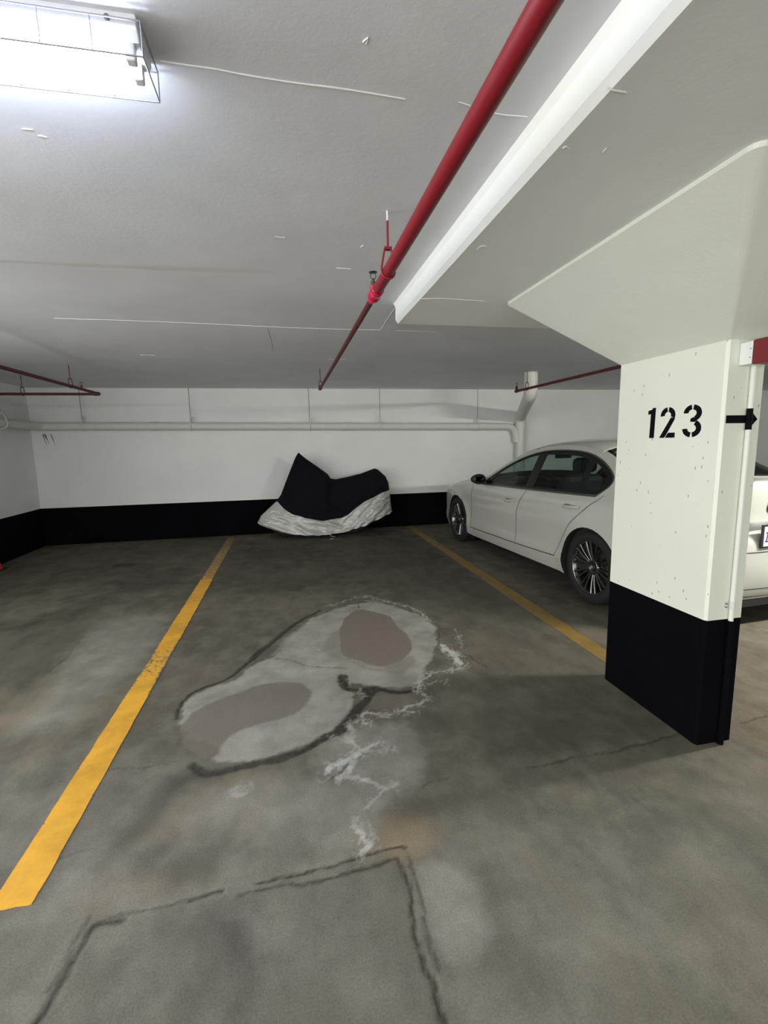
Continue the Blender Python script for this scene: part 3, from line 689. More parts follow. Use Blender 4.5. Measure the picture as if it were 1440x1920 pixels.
# ------------------------------------------------------------------ drain pipe on the back wall
dz = 1.735; dy = W-.105
dp = thing('drain_pipe', 'white drain pipe along the back wall joining a thick vertical stack behind the car', 'pipe', (0, dy, 0))
dr = .058
def zy(x): return dz-.012*(x+1.5)
bm = bmesh.new(); tube(bm, [(-3.12, 0, zy(-3.1)), (3.62, 0, zy(3.62))], dr, 24); obj('horizontal_run', bm, PIPEW, dp)
bm = bmesh.new()
A = (-3.0, 0, zy(-3.1)); B = (-3.46, 0, zy(-3.1)); Cc = (-3.46, -3, zy(-3.1)+.04)
pts = [A]+[tuple(v) for v in bend(A, B, Cc, .16)]+[(-3.46, -2.5, zy(-3.1)+.03), (-3.46, -6, zy(-3.1)+.07)]
tube(bm, pts, dr, 24); obj('left_run', bm, PIPEW, dp)
bm = bmesh.new()
A = (3.6, 0, zy(3.62)); B = (3.93, .01, zy(3.62)); Cc = (3.93, .01, 1.2)
tube(bm, [A]+[tuple(v) for v in bend(A, B, Cc, .20, 8)]+[(3.93, .01, 1.40)], dr, 24); obj('elbow', bm, PIPEW, dp)
for x in (-1.948, .925):
    bm = bmesh.new(); tube(bm, [(x-.045, 0, zy(x)), (x+.045, 0, zy(x))], dr+.006, 24); obj('coupling', bm, PIPEW, dp)
sy = -dy
sr = .088
P0, P1, P2, P3_ = (3.195, 5.85+sy, HC+.02), (3.195, 5.85+sy, 2.02), (4.01, W-.10+sy, 1.84), (4.01, W-.10+sy, 0.02)
bm = bmesh.new(); tube(bm, [P0, (3.195, 5.85+sy, 2.14)], sr, 24); obj('ceiling_drop', bm, PIPEW, dp)
bm = bmesh.new()
tube(bm, [(3.195, 5.85+sy, 2.16)]+[tuple(v) for v in bend(P0, P1, P2, .13)]+[tuple(v) for v in bend(P1, P2, P3_, .13)]+[(4.01, W-.10+sy, 1.66)], sr, 24); obj('offset_run', bm, PIPEW, dp)
bm = bmesh.new(); tube(bm, [(4.01, W-.10+sy, 1.68), P3_], sr-.004, 24); obj('vertical_stack', bm, PIPEW, dp)
bm = bmesh.new(); tube(bm, [(4.01, W-.10+sy, 1.60), (4.01, W-.10+sy, 1.72)], sr+.007, 24); obj('coupling', bm, PIPEW, dp)
HL = {-2.90: 'white clevis hanger on the drain pipe nearest the left corner', -1.412: 'white clevis hanger on the drain pipe, second from the left corner',
      .369: 'white clevis hanger on the drain pipe above the covered motorcycle front', 1.51: 'white clevis hanger on the drain pipe above the covered motorcycle tail',
      3.208: 'white clevis hanger on the drain pipe nearest the vertical stack', -3.46: 'white clevis hanger on the drain pipe along the left wall'}
for x, lab in HL.items():
    yy = dy if x > -3.3 else 6.75
    h = thing('pipe_hanger', lab, 'pipe hanger', (x, yy, zy(x)), 0 if x > -3.3 else pi/2, 'drain pipe hangers')
    bm = bmesh.new(); tube(bm, [(0, 0, dr+.07), (0, 0, HC-zy(x))], .0045, 8); obj('rod', bm, ROD, h)
    bm = bmesh.new(); e = dr+.004
    ring = [(-.016, e+.062), (-.03, e+.05), (-e, .02)]+[(cos(radians(t))*e, sin(radians(t))*e) for t in range(-175, -4, 17)]+[(e, .02), (.03, e+.05), (.016, e+.062)]
    P = [(0, a, b) for a, b in ring]
    tube(bm, P, .009, 8); box(bm, -.018, .018, -.03, .03, e+.055, e+.072); obj('clevis', bm, PIPEW, h)
# dark drip stain under the left end of the pipe: dirt, with a shape of its own
def stain_mat():
    m = mat('drip_dirt', (.20, .21, .19), .8); return m
bm = bmesh.new(); rnd = random.Random(4)
for k in range(6):
    x = -3.42+rnd.uniform(-.07, .08); z1 = 1.66-rnd.uniform(0, .03); ln = rnd.uniform(.04, .17); a = rnd.uniform(.004, .008)
    flat = [(x-a, z1), (x+a*1.3, z1), (x+a*.3+ln*.25, z1-ln), (x-a*.2+ln*.25, z1-ln*1.05)]
    flat_prism(bm, [flat], 'y', W+.0005, .0012)
o = obj('drip_stain', bm, stain_mat()); tag(o, 'dark drip stain on the back wall under the left pipe bend', 'stain')

# ------------------------------------------------------------------ fluorescent fixtures
def light_fixture(label, x, y, z, rz, tube_mat, length=1.22, group='fluorescent ceiling fixtures'):
    t = thing('fluorescent_fixture', label, 'light fixture', (x, y, z), rz, group)
    # local: right end at x=0, runs to -length; y 0..0.115
    bm = bmesh.new(); prism(bm, [(0, 0), (0, -.022), (.006, -.024), (.018, -.040), (.097, -.040), (.109, -.024), (.115, -.022), (.115, 0)], 0, -length, 0)
    bmesh.ops.bevel(bm, geom=[e for e in bm.edges if abs(e.verts[0].co.x-e.verts[1].co.x) < .001], offset=.002, segments=1, affect='EDGES')
    obj('channel', bm, ENAMEL, t)
    for yy in (.030, .085):
        bm = bmesh.new(); tube(bm, [(-length+.03, yy, -.056), (-.032, yy, -.056)], .0128, 12); obj('lamp_tube', bm, tube_mat, t)
        for xx in (-.022, -length+.022):
            bm = bmesh.new(); box(bm, xx-.010, xx+.010, yy-.011, yy+.011, -.072, -.038, .003); obj('lamp_holder', bm, ENAMEL, t)
    bm = bmesh.new(); y0, y1, zb, zt = -.010, .128, -.082, -.018
    for i in range(14):
        xx = .010-(length+.02)*i/13
        if i in (0, 13): tube(bm, [(xx, y0, zt), (xx, y0+.004, zb), (xx, y1-.004, zb), (xx, y1, zt)], .0016, 6)
        else: tube(bm, [(xx, y0, zt), (xx, y0+.002, zb), (xx, y0+.014, zb)], .0013, 6); tube(bm, [(xx, y1-.014, zb), (xx, y1-.002, zb), (xx, y1, zt)], .0013, 6)
    for (yy, zz) in ((y0, zt), (y0+.002, zb), (y1-.002, zb), (y1, zt)):
        tube(bm, [(.010, yy, zz), (-length-.010, yy, zz)], .0016, 6)
    tube(bm, [(.010, y0, zt), (.010, y1, zt)], .0016, 6)
    obj('wire_guard', bm, WIRE, t)
    bm = bmesh.new(); lathe(bm, [(0, 0), (.006, 0), (.006, .006)], 'y', 10, (-.055, -.003, -.013)); obj('mounting_screw', bm, ROD, t)
    return t
light_fixture('white fluorescent fixture with wire guard on the ceiling at upper left', -.265, 1.185, HC, 0, TUBE)
light_fixture('fluorescent fixture over the drive aisle behind the white car', 4.9, 1.75, HD, 0, TUBE2)

# ------------------------------------------------------------------ red cone at far left edge
cn = thing('traffic_cone', 'small red cone-shaped object on the floor at the far left edge', 'traffic cone', (-3.515, 6.28, 0))
bm = bmesh.new(); lathe(bm, [(.0, .27), (.02, .27), (.092, .02)], 'z', 24); obj('cone_body', bm, mat('cone_red', (.40, .01, .02), .5), cn)
bm = bmesh.new(); box(bm, -.10, .10, -.10, .10, 0, .022, .006); obj('cone_base', bm, mat('cone_base_dark', (.02, .006, .006), .6), cn)


# ------------------------------------------------------------------ covered motorcycle
MX, MY = 0.0, 7.36     # world x is used directly along the bike; nose to the left
TIRE = mat('tyre_rubber', (.008, .008, .009), .8)
ALLOY = mat('dull_alloy', (.22, .22, .22), .35, .9)
mc = thing('motorcycle', 'motorcycle hidden by its cover, wheels just showing below the silver hem', 'motorcycle', (0, MY, 0))
def mwheel(x, R, wd):
    bm = bmesh.new()
    prof = [(R-.075, -wd*.42), (R-.055, -wd*.5), (R-.025, -wd*.42), (R-.003, -wd*.18), (R, 0), (R-.003, wd*.18), (R-.025, wd*.42), (R-.055, wd*.5), (R-.075, wd*.42)]
    lathe(bm, prof, 'y', 40, (x, 0, R), close=True); ty = obj('wheel', bm, TIRE, mc)
    bm = bmesh.new(); lathe(bm, [(R-.095, -wd*.4), (R-.072, -wd*.44), (R-.072, wd*.44), (R-.095, wd*.4)], 'y', 40, (x, 0, R), close=True)
    lathe(bm, [(0, -.05), (.035, -.05), (.035, .05), (0, .05)], 'y', 16, (x, 0, R))
    for k in range(7):
        a = 2*pi*k/7; tube(bm, [(x+.03*cos(a), 0, R+.03*sin(a)), (x+(R-.09)*cos(a), 0, R+(R-.09)*sin(a))], .010, 6)
    obj('rim', bm, ALLOY, ty)
mwheel(-.06, .27, .10); mwheel(.98, .30, .17)
bm = bmesh.new()
tube(bm, [(-.06, .09, .30), (.06, .07, .86)], .024, 10); tube(bm, [(-.06, -.09, .30), (.06, -.07, .86)], .024, 10)
obj('front_fork', bm, ALLOY, mc)
bm = bmesh.new(); box(bm, .05, .75, -.14, .14, .18, .60, .06); box(bm, .10, .60, -.12, .12, .58, .80, .08); obj('engine', bm, mat('engine_dark', (.02, .02, .02), .5, .4), mc)
bm = bmesh.new(); box(bm, .55, 1.30, -.12, .12, .66, .78, .04); obj('seat', bm, TIRE, mc)
bm = bmesh.new(); tube(bm, [(.55, -.12, .20), (.60, -.24, .02), (.66, -.245, .012)], .011, 8); obj('side_stand', bm, ALLOY, mc)
bm = bmesh.new(); tube(bm, [(.6, -.13, .25), (1.15, -.13, .36)], .04, 14); obj('exhaust', bm, ALLOY, mc)

# the cover: outlines along the bike (x, z), heights above the floor
TOPL = [(-.500, .262), (-.445, .36), (-.200, .575), (-.130, .67), (-.05, .86), (.02, 1.02), (.115, 1.235), (.163, 1.309), (.27, 1.215), (.44, 1.09), (.60, .965), (.645, .893),
        (.72, .880), (.92, .912), (1.12, .955), (1.34, 1.030), (1.40, 1.012), (1.52, .90), (1.565, .80), (1.578, .70), (1.60, .42), (1.612, .335)]
BOTL = [(-.500, .255), (-.445, .22), (-.274, .155), (-.06, .105), (.13, .078), (.34, .066), (.57, .066), (.76, .078), (.92, .110), (1.16, .165), (1.33, .235), (1.48, .29), (1.612, .33)]
SEAML = [(-.50, .70), (-.20, .585), (-.10, .475), (.03, .39), (.22, .33), (.48, .275), (.64, .285), (.78, .30), (.88, .35), (1.01, .45), (1.16, .545), (1.31, .60), (1.43, .655), (1.62, .69)]
def interp(Lp, x):
    if x <= Lp[0][0]: return Lp[0][1]
    for (a, b), (c, d) in zip(Lp, Lp[1:]):
        if x <= c: return b+(d-b)*(x-a)/max(1e-6, c-a)
    return Lp[-1][1]
HWL = [(-.50, .05), (-.45, .12), (-.38, .17), (-.2, .24), (0, .31), (.2, .35), (.45, .33), (.7, .29), (.95, .29), (1.2, .27), (1.45, .20), (1.56, .12), (1.612, .04)]   # half width at the hem
TWL = [(-.5, .0), (-.1, .02), (.05, .03), (.163, .02), (.3, .10), (.55, .14), (.64, .09), (.75, .09), (1.3, .10), (1.45, .07), (1.6, .01)]                  # half width just under the ridge
xs_ = sorted({round(-.500+2.112*i/120, 4) for i in range(121)} | {p[0] for p in TOPL})
def fold(x, t, side, z):
    """sagging horizontal folds low down, soft crumples higher up"""
    a = mnoise.noise((x*1.6, z*13+x*3.0*(1 if x < .75 else -4.0), side*3.1))*.060*(t**1.5)
    b = mnoise.noise((x*5, z*16+x*6*(1 if x < .75 else -1), 7+side))*.042*t
    c = mnoise.noise((x*17, z*34, 3+side))*.009
    return a+b+c
NT = 36
def cover_grid(side, upper):
    rows = []
    for x in xs_:
        zt, zb, zs = interp(TOPL, x), interp(BOTL, x), interp(SEAML, x)
        zs = max(zb+.001, min(zs, zt-.001)) if zs < zt else zt-.001
        hw, tw = interp(HWL, x), interp(TWL, x)
        a, b = ((zt-zt)/(zt-zb+1e-6), (zt-zs)/(zt-zb+1e-6)) if upper else ((zt-zs)/(zt-zb+1e-6), 1.0)
        row = []
        n = NT if upper else 26
        for k in range(n+1):
            t = a+(b-a)*k/n; z = zt+(zb-zt)*t
            if x < .163 and t < 0: pass
            y = tw*min(1, (t*9))**.6*(1-t)+hw*(t**.85)
            crease = .035*math.exp(-((x-.645+.10*t)/.035)**2)*(1-t)    # pulled in behind the screen
            y = max(0, y-crease)+fold(x, t, side, z)*min(1, t*6)
            dz = .010*mnoise.noise((x*11, 4.0, side))*(t**6)
            row.append((x, side*-y if side > 0 else y, z+dz))
        rows.append(row)
    return rows
def add_grid(bm, rows, flip=False):
    V = [[bm.verts.new(p) for p in r_] for r_ in rows]
    for A, B in zip(V, V[1:]):
        for k in range(len(A)-1):
            try: q = bm.faces.new((A[k], A[k+1], B[k+1], B[k]) if flip else (A[k], B[k], B[k+1], A[k+1])); q.smooth = True
            except ValueError: pass
mcv = thing('motorcycle_cover', 'navy and silver fabric cover draped over a motorcycle by the back wall', 'cover', (0, MY, 0))
for upper, nm, col, ro, me_ in ((True, 'upper_fabric', (.0045, .0045, .008), .9, 0.0), (False, 'silver_skirt', (.56, .56, .53), .36, .35)):
    bm = bmesh.new()
    for sd in (1, -1): add_grid(bm, cover_grid(sd, upper), sd < 0)
    bmesh.ops.remove_doubles(bm, verts=bm.verts, dist=.0008)
    bmesh.ops.recalc_face_normals(bm, faces=bm.faces)
    m = mat('cover_'+nm, col, ro, me_); nt = m.node_tree; b = nt.nodes['Principled BSDF']
    tc = N(nt, 'ShaderNodeTexCoord').outputs['Object']
    mp = N(nt, 'ShaderNodeMapping'); mp.inputs['Scale'].default_value = (.45, .6, 1.9); L(nt, tc, mp.inputs[0])
    b.inputs['Specular IOR Level'].default_value = .5 if not upper else .15
    bp = N(nt, 'ShaderNodeBump'); bp.inputs['Strength'].default_value = .55 if not upper else .4; bp.inputs['Distance'].default_value = .06
    L(nt, math_(nt, 'ADD', noise(nt, mp.outputs[0], 7, 6, .6), math_(nt, 'MULTIPLY', noise(nt, tc, 40, 3), .3)), bp.inputs['Height']); L(nt, bp.outputs[0], b.inputs['Normal'])
    o = obj(nm, bm, m, mcv, smooth=True); o['label'] = 'dark navy upper cloth' if upper else 'silver lower cloth with folds'
    sm = o.modifiers.new('thick', 'SOLIDIFY'); sm.thickness = .0015
# little scrap of litter under the bike
bm = bmesh.new(); box(bm, -.03, .03, -.008, .012, 0, .006, .002)
o = obj('paper_scrap', bm, mat('paper_white', (.45, .45, .43), .7)); o.location = (.595, 7.0, .001); o.rotation_euler = (0, 0, .3); tag(o, 'tiny pale paper scrap on the floor below the silver cover', 'litter')


# ------------------------------------------------------------------ the white saloon car
# side-view coordinates: s from the front bumper (0) to the rear bumper (4.62), z up; local y = 2.312 - s, left side = -x
CARP = mat('white_car_paint', (.47, .47, .43), .22)
_b = CARP.node_tree.nodes['Principled BSDF']; _b.inputs['Coat Weight'].default_value = .6; _b.inputs['Coat Roughness'].default_value = .06
TRIM = mat('black_gloss_trim', (.006, .006, .007), .25)
PLAS = mat('black_plastic', (.010, .010, .011), .6)
SATIN = mat('satin_window_surround', (.16, .16, .15), .35, .8)
CHROME = mat('chrome', (.65, .65, .66), .12, 1.0)
SEAMM = mat('panel_gap', (.010, .010, .010), .8)
def glass(name, tint, gloss=.09):
    m = bpy.data.materials.new(name); m.use_nodes = True; nt = m.node_tree; nt.nodes.clear()
    t = N(nt, 'ShaderNodeBsdfTransparent'); t.inputs[0].default_value = (*tint, 1)
    g = N(nt, 'ShaderNodeBsdfGlossy'); g.inputs[0].default_value = (.9, .9, .9, 1); g.inputs['Roughness'].default_value = .02
    ge = N(nt, 'ShaderNodeNewGeometry'); dt = nt.nodes.new('ShaderNodeVectorMath'); dt.operation = 'DOT_PRODUCT'
    L(nt, ge.outputs['Incoming'], dt.inputs[0]); L(nt, ge.outputs['Normal'], dt.inputs[1])
    k = math_(nt, 'POWER', math_(nt, 'SUBTRACT', 1.0, math_(nt, 'ABSOLUTE', dt.outputs['Value'])), 5.0)      # Schlick, the same from both sides
    k = math_(nt, 'ADD', .04, math_(nt, 'MULTIPLY', k, .7))
    mx = N(nt, 'ShaderNodeMixShader'); L(nt, k, mx.inputs[0]); L(nt, t.outputs[0], mx.inputs[1]); L(nt, g.outputs[0], mx.inputs[2])
    o = N(nt, 'ShaderNodeOutputMaterial'); L(nt, mx.outputs[0], o.inputs[0]); return m
GLASS = glass('side_glass', (.50, .60, .56)); SCREEN = glass('screen_glass', (.62, .72, .68))
CARRZ = radians(3.0)
car = thing('car', 'white saloon car parked nose-in behind the 123 column', 'car', (3.315, 4.863, 0), CARRZ)
def interp_s(Lp, x):
    xs = [p[0] for p in Lp]; ys = [p[1] for p in Lp]
    if x <= xs[0]: return ys[0]
    if x >= xs[-1]: return ys[-1]
    i = max(j for j in range(len(xs)) if xs[j] <= x); i = min(i, len(xs)-2)
    def sl(j):
        if j == 0: return (ys[1]-ys[0])/(xs[1]-xs[0])
        if j == len(xs)-1: return (ys[-1]-ys[-2])/(xs[-1]-xs[-2])
        return (ys[j+1]-ys[j-1])/(xs[j+1]-xs[j-1])
    h = xs[i+1]-xs[i]; t = (x-xs[i])/h
    return (2*t**3-3*t*t+1)*ys[i]+(t**3-2*t*t+t)*h*sl(i)+(-2*t**3+3*t*t)*ys[i+1]+(t**3-t*t)*h*sl(i+1)
PLAN = [(.10, .78), (.25, .825), (.45, .865), (.8, .893), (1.3, .902), (2.3, .905), (3.2, .905), (3.6, .902), (3.98, .885), (4.24, .855), (4.52, .80)]
VERT = [(.10, .070), (.18, .035), (.25, .014), (.33, .004), (.42, .014), (.55, .008), (.70, .000), (.78, .006), (.84, .014), (.89, .034), (.94, .066), (1.02, .110), (1.10, .150), (1.20, .205), (1.30, .268), (1.36, .312), (1.45, .39)]
ARCH = ((.81, .322), (3.62, .322)); AR = .352
def yside(s, z):
    w_ = interp_s(PLAN, s)
    v = interp_s(VERT, z)
    for cs, cz in ARCH:          # flared lips round the wheel arches
        d = math.hypot(s-cs, z-cz)
        v -= .012*math.exp(-((d-AR)/.06)**2)
    # crease through the door handles
    zc = .66+.075*(s-1.2)
    if .9 < s < 4.2: v += .006*math.tanh((zc-z)/.015)*math.exp(-((z-zc)/.12)**2)
    return w_-v
def P3(s, z, side=-1, off=0.0):
    return Vector((side*(yside(s, z)+off), 2.312-s, z))
def dense(pts, step=.03, closed=False, smooth_=True):
    Q = catmull(list(pts)+([pts[0]] if closed else []), 8) if smooth_ else np.array(list(pts)+([pts[0]] if closed else []), float)
    out = [Q[0]]; acc = 0
    for a, b in zip(Q, Q[1:]):
        d = np.hypot(*(b-a)); k = max(1, int(d/step)) if not smooth_ else 1
        for i in range(k):
            p = a+(b-a)*(i+1)/k
            if np.hypot(*(p-out[-1])) > step*.6: out.append(p)
    if closed and np.hypot(*(out[-1]-out[0])) < step*.6: out.pop()
    return [tuple(p) for p in out]
def pin(p, poly):
    x, y = p; c = False; n_ = len(poly)
    for i in range(n_):
        x1, y1 = poly[i]; x2, y2 = poly[(i+1) % n_]
        if (y1 > y) != (y2 > y) and x < (x2-x1)*(y-y1)/(y2-y1)+x1: c = not c
    return c
def pdist(p, poly):
    return min(math.hypot(p[0]-q[0], p[1]-q[1]) for q in poly)
def fill(outer, holes, step):
    V = []; E = []
    for lp in [outer]+holes:
        b0 = len(V); V += lp; E += [(b0+i, b0+(i+1) % len(lp)) for i in range(len(lp))]
    allp = V[:]
    x0, x1 = min(p[0] for p in outer), max(p[0] for p in outer); z0, z1 = min(p[1] for p in outer), max(p[1] for p in outer)
    y = z0+step/2; r_ = 0
    while y < z1:
        x = x0+step/2+(step/2 if r_ % 2 else 0)
        while x < x1:
            if pin((x, y), outer) and not any(pin((x, y), h) for h in holes) and pdist((x, y), allp) > step*.55: V.append((x, y))
            x += step
        y += step*.87; r_ += 1
    v, e, fcs, *_ = delaunay_2d_cdt([Vector(p) for p in V], E, [], 0, 1e-5)
    keep = []
    for t in fcs:
        c = (sum(v[i][0] for i in t)/len(t), sum(v[i][1] for i in t)/len(t))
        if pin(c, outer) and not any(pin(c, h) for h in holes): keep.append(t)
    return [(q[0], q[1]) for q in v], keep
def side_patch(bm, outer, holes=[], step=.05, off=0.0, sides=(-1, 1), mi=0):
    v, t = fill(outer, holes, step)
    for sd in sides:
        used = {}
        def g(i):
            if i not in used: used[i] = bm.verts.new(P3(v[i][0], v[i][1], sd, off))
            return used[i]
        for tri in t:
            a = [g(i) for i in tri]
            n_ = (a[1].co-a[0].co).cross(a[2].co-a[0].co)
            if n_.x*sd < 0: a = a[::-1]
            q = bm.faces.new(a); q.smooth = True; q.material_index = mi
# edge (E) and centre (C) outlines, front bottom -> over the roof -> rear bottom
EC = [((.34, .17), (.06, .17)), ((.27, .28), (.02, .28)), ((.24, .42), (.0, .42)), ((.25, .55), (.02, .56)), ((.33, .66), (.05, .70)), ((.50, .745), (.18, .80)),
      ((.75, .805), (.55, .895)), ((1.05, .845), (.95, .955)), ((1.35, .885), (1.30, 1.00)), ((1.50, .915), (1.46, 1.03)),
      ((1.62, .975), (1.55, 1.075)), ((1.80, 1.070), (1.74, 1.17)), ((2.00, 1.172), (1.97, 1.275)), ((2.20, 1.255), (2.18, 1.358)), ((2.40, 1.312), (2.38, 1.402)),
      ((2.65, 1.345), (2.65, 1.425)), ((2.95, 1.352), (2.95, 1.430)), ((3.22, 1.335), (3.24, 1.415)), ((3.45, 1.290), (3.48, 1.375)),
      ((3.62, 1.232), (3.66, 1.318)), ((3.78, 1.158), (3.84, 1.240)), ((3.92, 1.085), (4.02, 1.160)), ((4.05, 1.035), (4.16, 1.110)),
      ((4.18, 1.008), (4.32, 1.098)), ((4.32, .990), (4.50, 1.100)), ((4.36, .955), (4.535, 1.060)), ((4.385, .88), (4.535, .96)), ((4.39, .78), (4.53, .84)), ((4.40, .70), (4.55, .735)),
      ((4.42, .645), (4.600, .665)), ((4.425, .55), (4.62, .55)), ((4.42, .42), (4.62, .42)), ((4.40, .30), (4.59, .30)), ((4.34, .22), (4.54, .22))]
def spline2(Lp, n_):
    return catmull([p for p in Lp], n_)
EC = [tuple((4.0+(s_-4.0)*.82 if s_ > 4.0 else s_, z_) for s_, z_ in p) for p in EC]
SUB = 6
EE = catmull([p[0] for p in EC], SUB); CC = catmull([p[1] for p in EC], SUB)
def eidx(k): return k*SUB
NTH = 22
def loft_top(i0, i1, th0=0.0, th1=1.0, off=0.0):
    """rows of points between outline indices i0..i1, across the car; th0 trims the sides (0 = at the side panel)"""
    rows = []
    for i in range(i0, i1+1):
        se, ze = EE[i]; sc, zc = CC[i]; ye = yside(se, ze); row = []
        for k in range(-NTH, NTH+1):
            t = abs(k)/NTH; th = (1-t*(1-th0))*pi/2      # th=pi/2 centre, th0*pi/2 edge
            c_ = sin(th); y_ = ye*cos(th)**.92
            s_ = se+(sc-se)*c_; z_ = ze+(zc-ze)*c_
            p = Vector(((-1 if k < 0 else 1)*y_, 2.312-s_, z_))
            row.append(p)
        rows.append(row)
    if off:
        out = []
        for i, row in enumerate(rows):
            o_ = []
            for k, p in enumerate(row):
                a = rows[min(i+1, len(rows)-1)][k]-rows[max(i-1, 0)][k]; b_ = row[min(k+1, len(row)-1)]-row[max(k-1, 0)]
                n_ = b_.cross(a)
                n_ = n_.normalized() if n_.length > 1e-9 else Vector((0, 0, 1))
                if n_.dot(p-Vector((0, 0, .7))) < 0: n_ = -n_
                o_.append(p+n_*off)
            out.append(o_)
        rows = out
    return rows
def skin(name, i0, i1, m, th0=0.0, off=0.0, parent=None, label=None, thick=0):
    bm = bmesh.new(); add_grid(bm, loft_top(i0, i1, th0, off=off)); bmesh.ops.remove_doubles(bm, verts=bm.verts, dist=.0004)
    bmesh.ops.recalc_face_normals(bm, faces=bm.faces)
    o = obj(name, bm, m, parent or car, smooth=True)
    if label: o['label'] = label
    if thick: q = o.modifiers.new('t', 'SOLIDIFY'); q.thickness = thick; q.offset = -1
    return o
skin('front_bumper', 0, eidx(4), CARP)
skin('hood', eidx(4), eidx(9), CARP)
skin('windshield', eidx(9), eidx(14), SCREEN)
skin('roof', eidx(14), eidx(18), CARP, thick=.004)
skin('rear_window', eidx(18), eidx(22), SCREEN)
skin('trunk_lid', eidx(22), eidx(28), CARP)
skin('rear_bumper', eidx(28), len(EE)-1, CARP)
# pillars beside front and rear screens and black edge bands of the glass
def screen_edge(name, i0, i1, th_in, m, off):
    rows = loft_top(i0, i1, 0.0, off=off); kk = th_in
    for sl_ in (slice(0, kk+1), slice(len(rows[0])-kk-1, len(rows[0]))):
        bm = bmesh.new(); add_grid(bm, [r_[sl_] for r_ in rows]); bmesh.ops.recalc_face_normals(bm, faces=bm.faces)
        obj(name, bm, m, car, smooth=True)
screen_edge('front_pillar', eidx(9), eidx(14), 3, CARP, .003)
screen_edge('rear_pillar', eidx(18), eidx(22), 4, CARP, .003)
# rear window frit
bm = bmesh.new(); rows = loft_top(eidx(18), eidx(22), 0.0, off=.0015)
add_grid(bm, rows[0:3]); add_grid(bm, rows[-3:]); add_grid(bm, [r_[4:7] for r_ in rows]); add_grid(bm, [r_[-7:-4] for r_ in rows]); bmesh.ops.recalc_face_normals(bm, faces=bm.faces)
obj('rear_window_border', bm, TRIM, car, smooth=True)
# roof side joint strip
# side panel outline
topE = [tuple(p) for p in EE]
def arch_pts(c, a0, a1, r_=AR, n_=22): return [(c[0]+r_*cos(radians(a0+(a1-a0)*i/n_)), c[1]+r_*sin(radians(a0+(a1-a0)*i/n_))) for i in range(n_+1)]
a_low = math.degrees(math.asin((.185-.322)/AR))
bottom = [(4.15, .20)]+[(4.02, .19)]+arch_pts(ARCH[1], a_low, 180-a_low)+[(p, .17+.008*(p-1.2)) for p in np.arange(3.2, 1.2, -.08)]+arch_pts(ARCH[0], a_low, 180-a_low)+[(.42, .175)]
OUT = topE[::2]
if OUT[-1] != topE[-1]: OUT.append(topE[-1])
OUT = OUT+bottom
OUTLINE = [tuple(map(float, p)) for p in OUT]
DLO = [(1.560, .898), (1.63, .955), (1.80, 1.050), (2.0, 1.148), (2.2, 1.226), (2.42, 1.283), (2.65, 1.312), (2.95, 1.318), (3.22, 1.300), (3.43, 1.255), (3.60, 1.185), (3.70, 1.118), (3.725, 1.070), (3.700, 1.020), (3.640, .965), (3.600, .945)]
BELT = [(3.45, .941), (3.0, .928), (2.5, .915), (2.0, .904)]
DLOP = dense(DLO, .035)+BELT
for sd in (-1, 1):
    bm = bmesh.new(); side_patch(bm, OUTLINE, [DLOP], .045, 0.0, (sd,)); bmesh.ops.recalc_face_normals(bm, faces=bm.faces)
    obj('side_panel', bm, CARP, car, smooth=True)
# window openings
FW = dense([(1.690, .925), (1.76, .985), (1.90, 1.060), (2.1, 1.155), (2.3, 1.225), (2.475, 1.262), (2.485, 1.25), (2.50, 1.10), (2.515, .938)], .03, smooth_=False)
RW = dense([(2.66, .945), (2.655, 1.10), (2.64, 1.265), (2.66, 1.272), (2.9, 1.275), (3.1, 1.268), (3.25, 1.255), (3.31, 1.235), (3.335, 1.10), (3.35, .962)], .03, smooth_=False)
QW = dense([(3.425, .985), (3.418, 1.10), (3.415, 1.205), (3.45, 1.205), (3.55, 1.160), (3.63, 1.105), (3.652, 1.065), (3.63, 1.02), (3.60, .985)], .03, smooth_=False)
for sd in (-1, 1):
    bm = bmesh.new(); side_patch(bm, DLOP, [FW, RW, QW], .06, -.004, (sd,)); bmesh.ops.recalc_face_normals(bm, faces=bm.faces)
    obj('window_pillars', bm, TRIM, car, smooth=True)['label'] = 'gloss black pillars between the side windows'
for sd in (-1, 1):
    for nm, q in (('front_door_window', FW), ('rear_door_window', RW), ('quarter_window', QW)):
        bm = bmesh.new(); side_patch(bm, q, [], .07, -.010, (sd,)); obj(nm, bm, GLASS, car, smooth=True)
# strips that follow the side
def side_strip(name, pts, wd, m, off=.0015, sides=(-1, 1), parent=None, th=.002, closed=False):
    Q = catmull(pts, 6) if not closed else catmull(list(pts)+[pts[0]], 3)
    for sd in sides:
        bm = bmesh.new(); V = []
        for i, p in enumerate(Q):
            d = Q[min(i+1, len(Q)-1)]-Q[max(i-1, 0)]; d = d/max(1e-9, np.hypot(*d)); n_ = np.array((-d[1], d[0]))*wd/2
            V.append([bm.verts.new(P3(*(p+n_), sd, off)), bm.verts.new(P3(*(p-n_), sd, off))])
        for a, b_ in zip(V, V[1:]):
            bm.faces.new((a[0], a[1], b_[1], b_[0]))
        bmesh.ops.recalc_face_normals(bm, faces=bm.faces)
        obj(name, bm, m, parent or car, smooth=True)
side_strip('window_surround', DLOP[::1], .013, SATIN, .004, closed=True)
side_strip('belt_molding', [(1.62, .893), (2.0, .902), (2.5, .913), (3.0, .926), (3.45, .939), (3.62, .945)], .018, SATIN, .006)
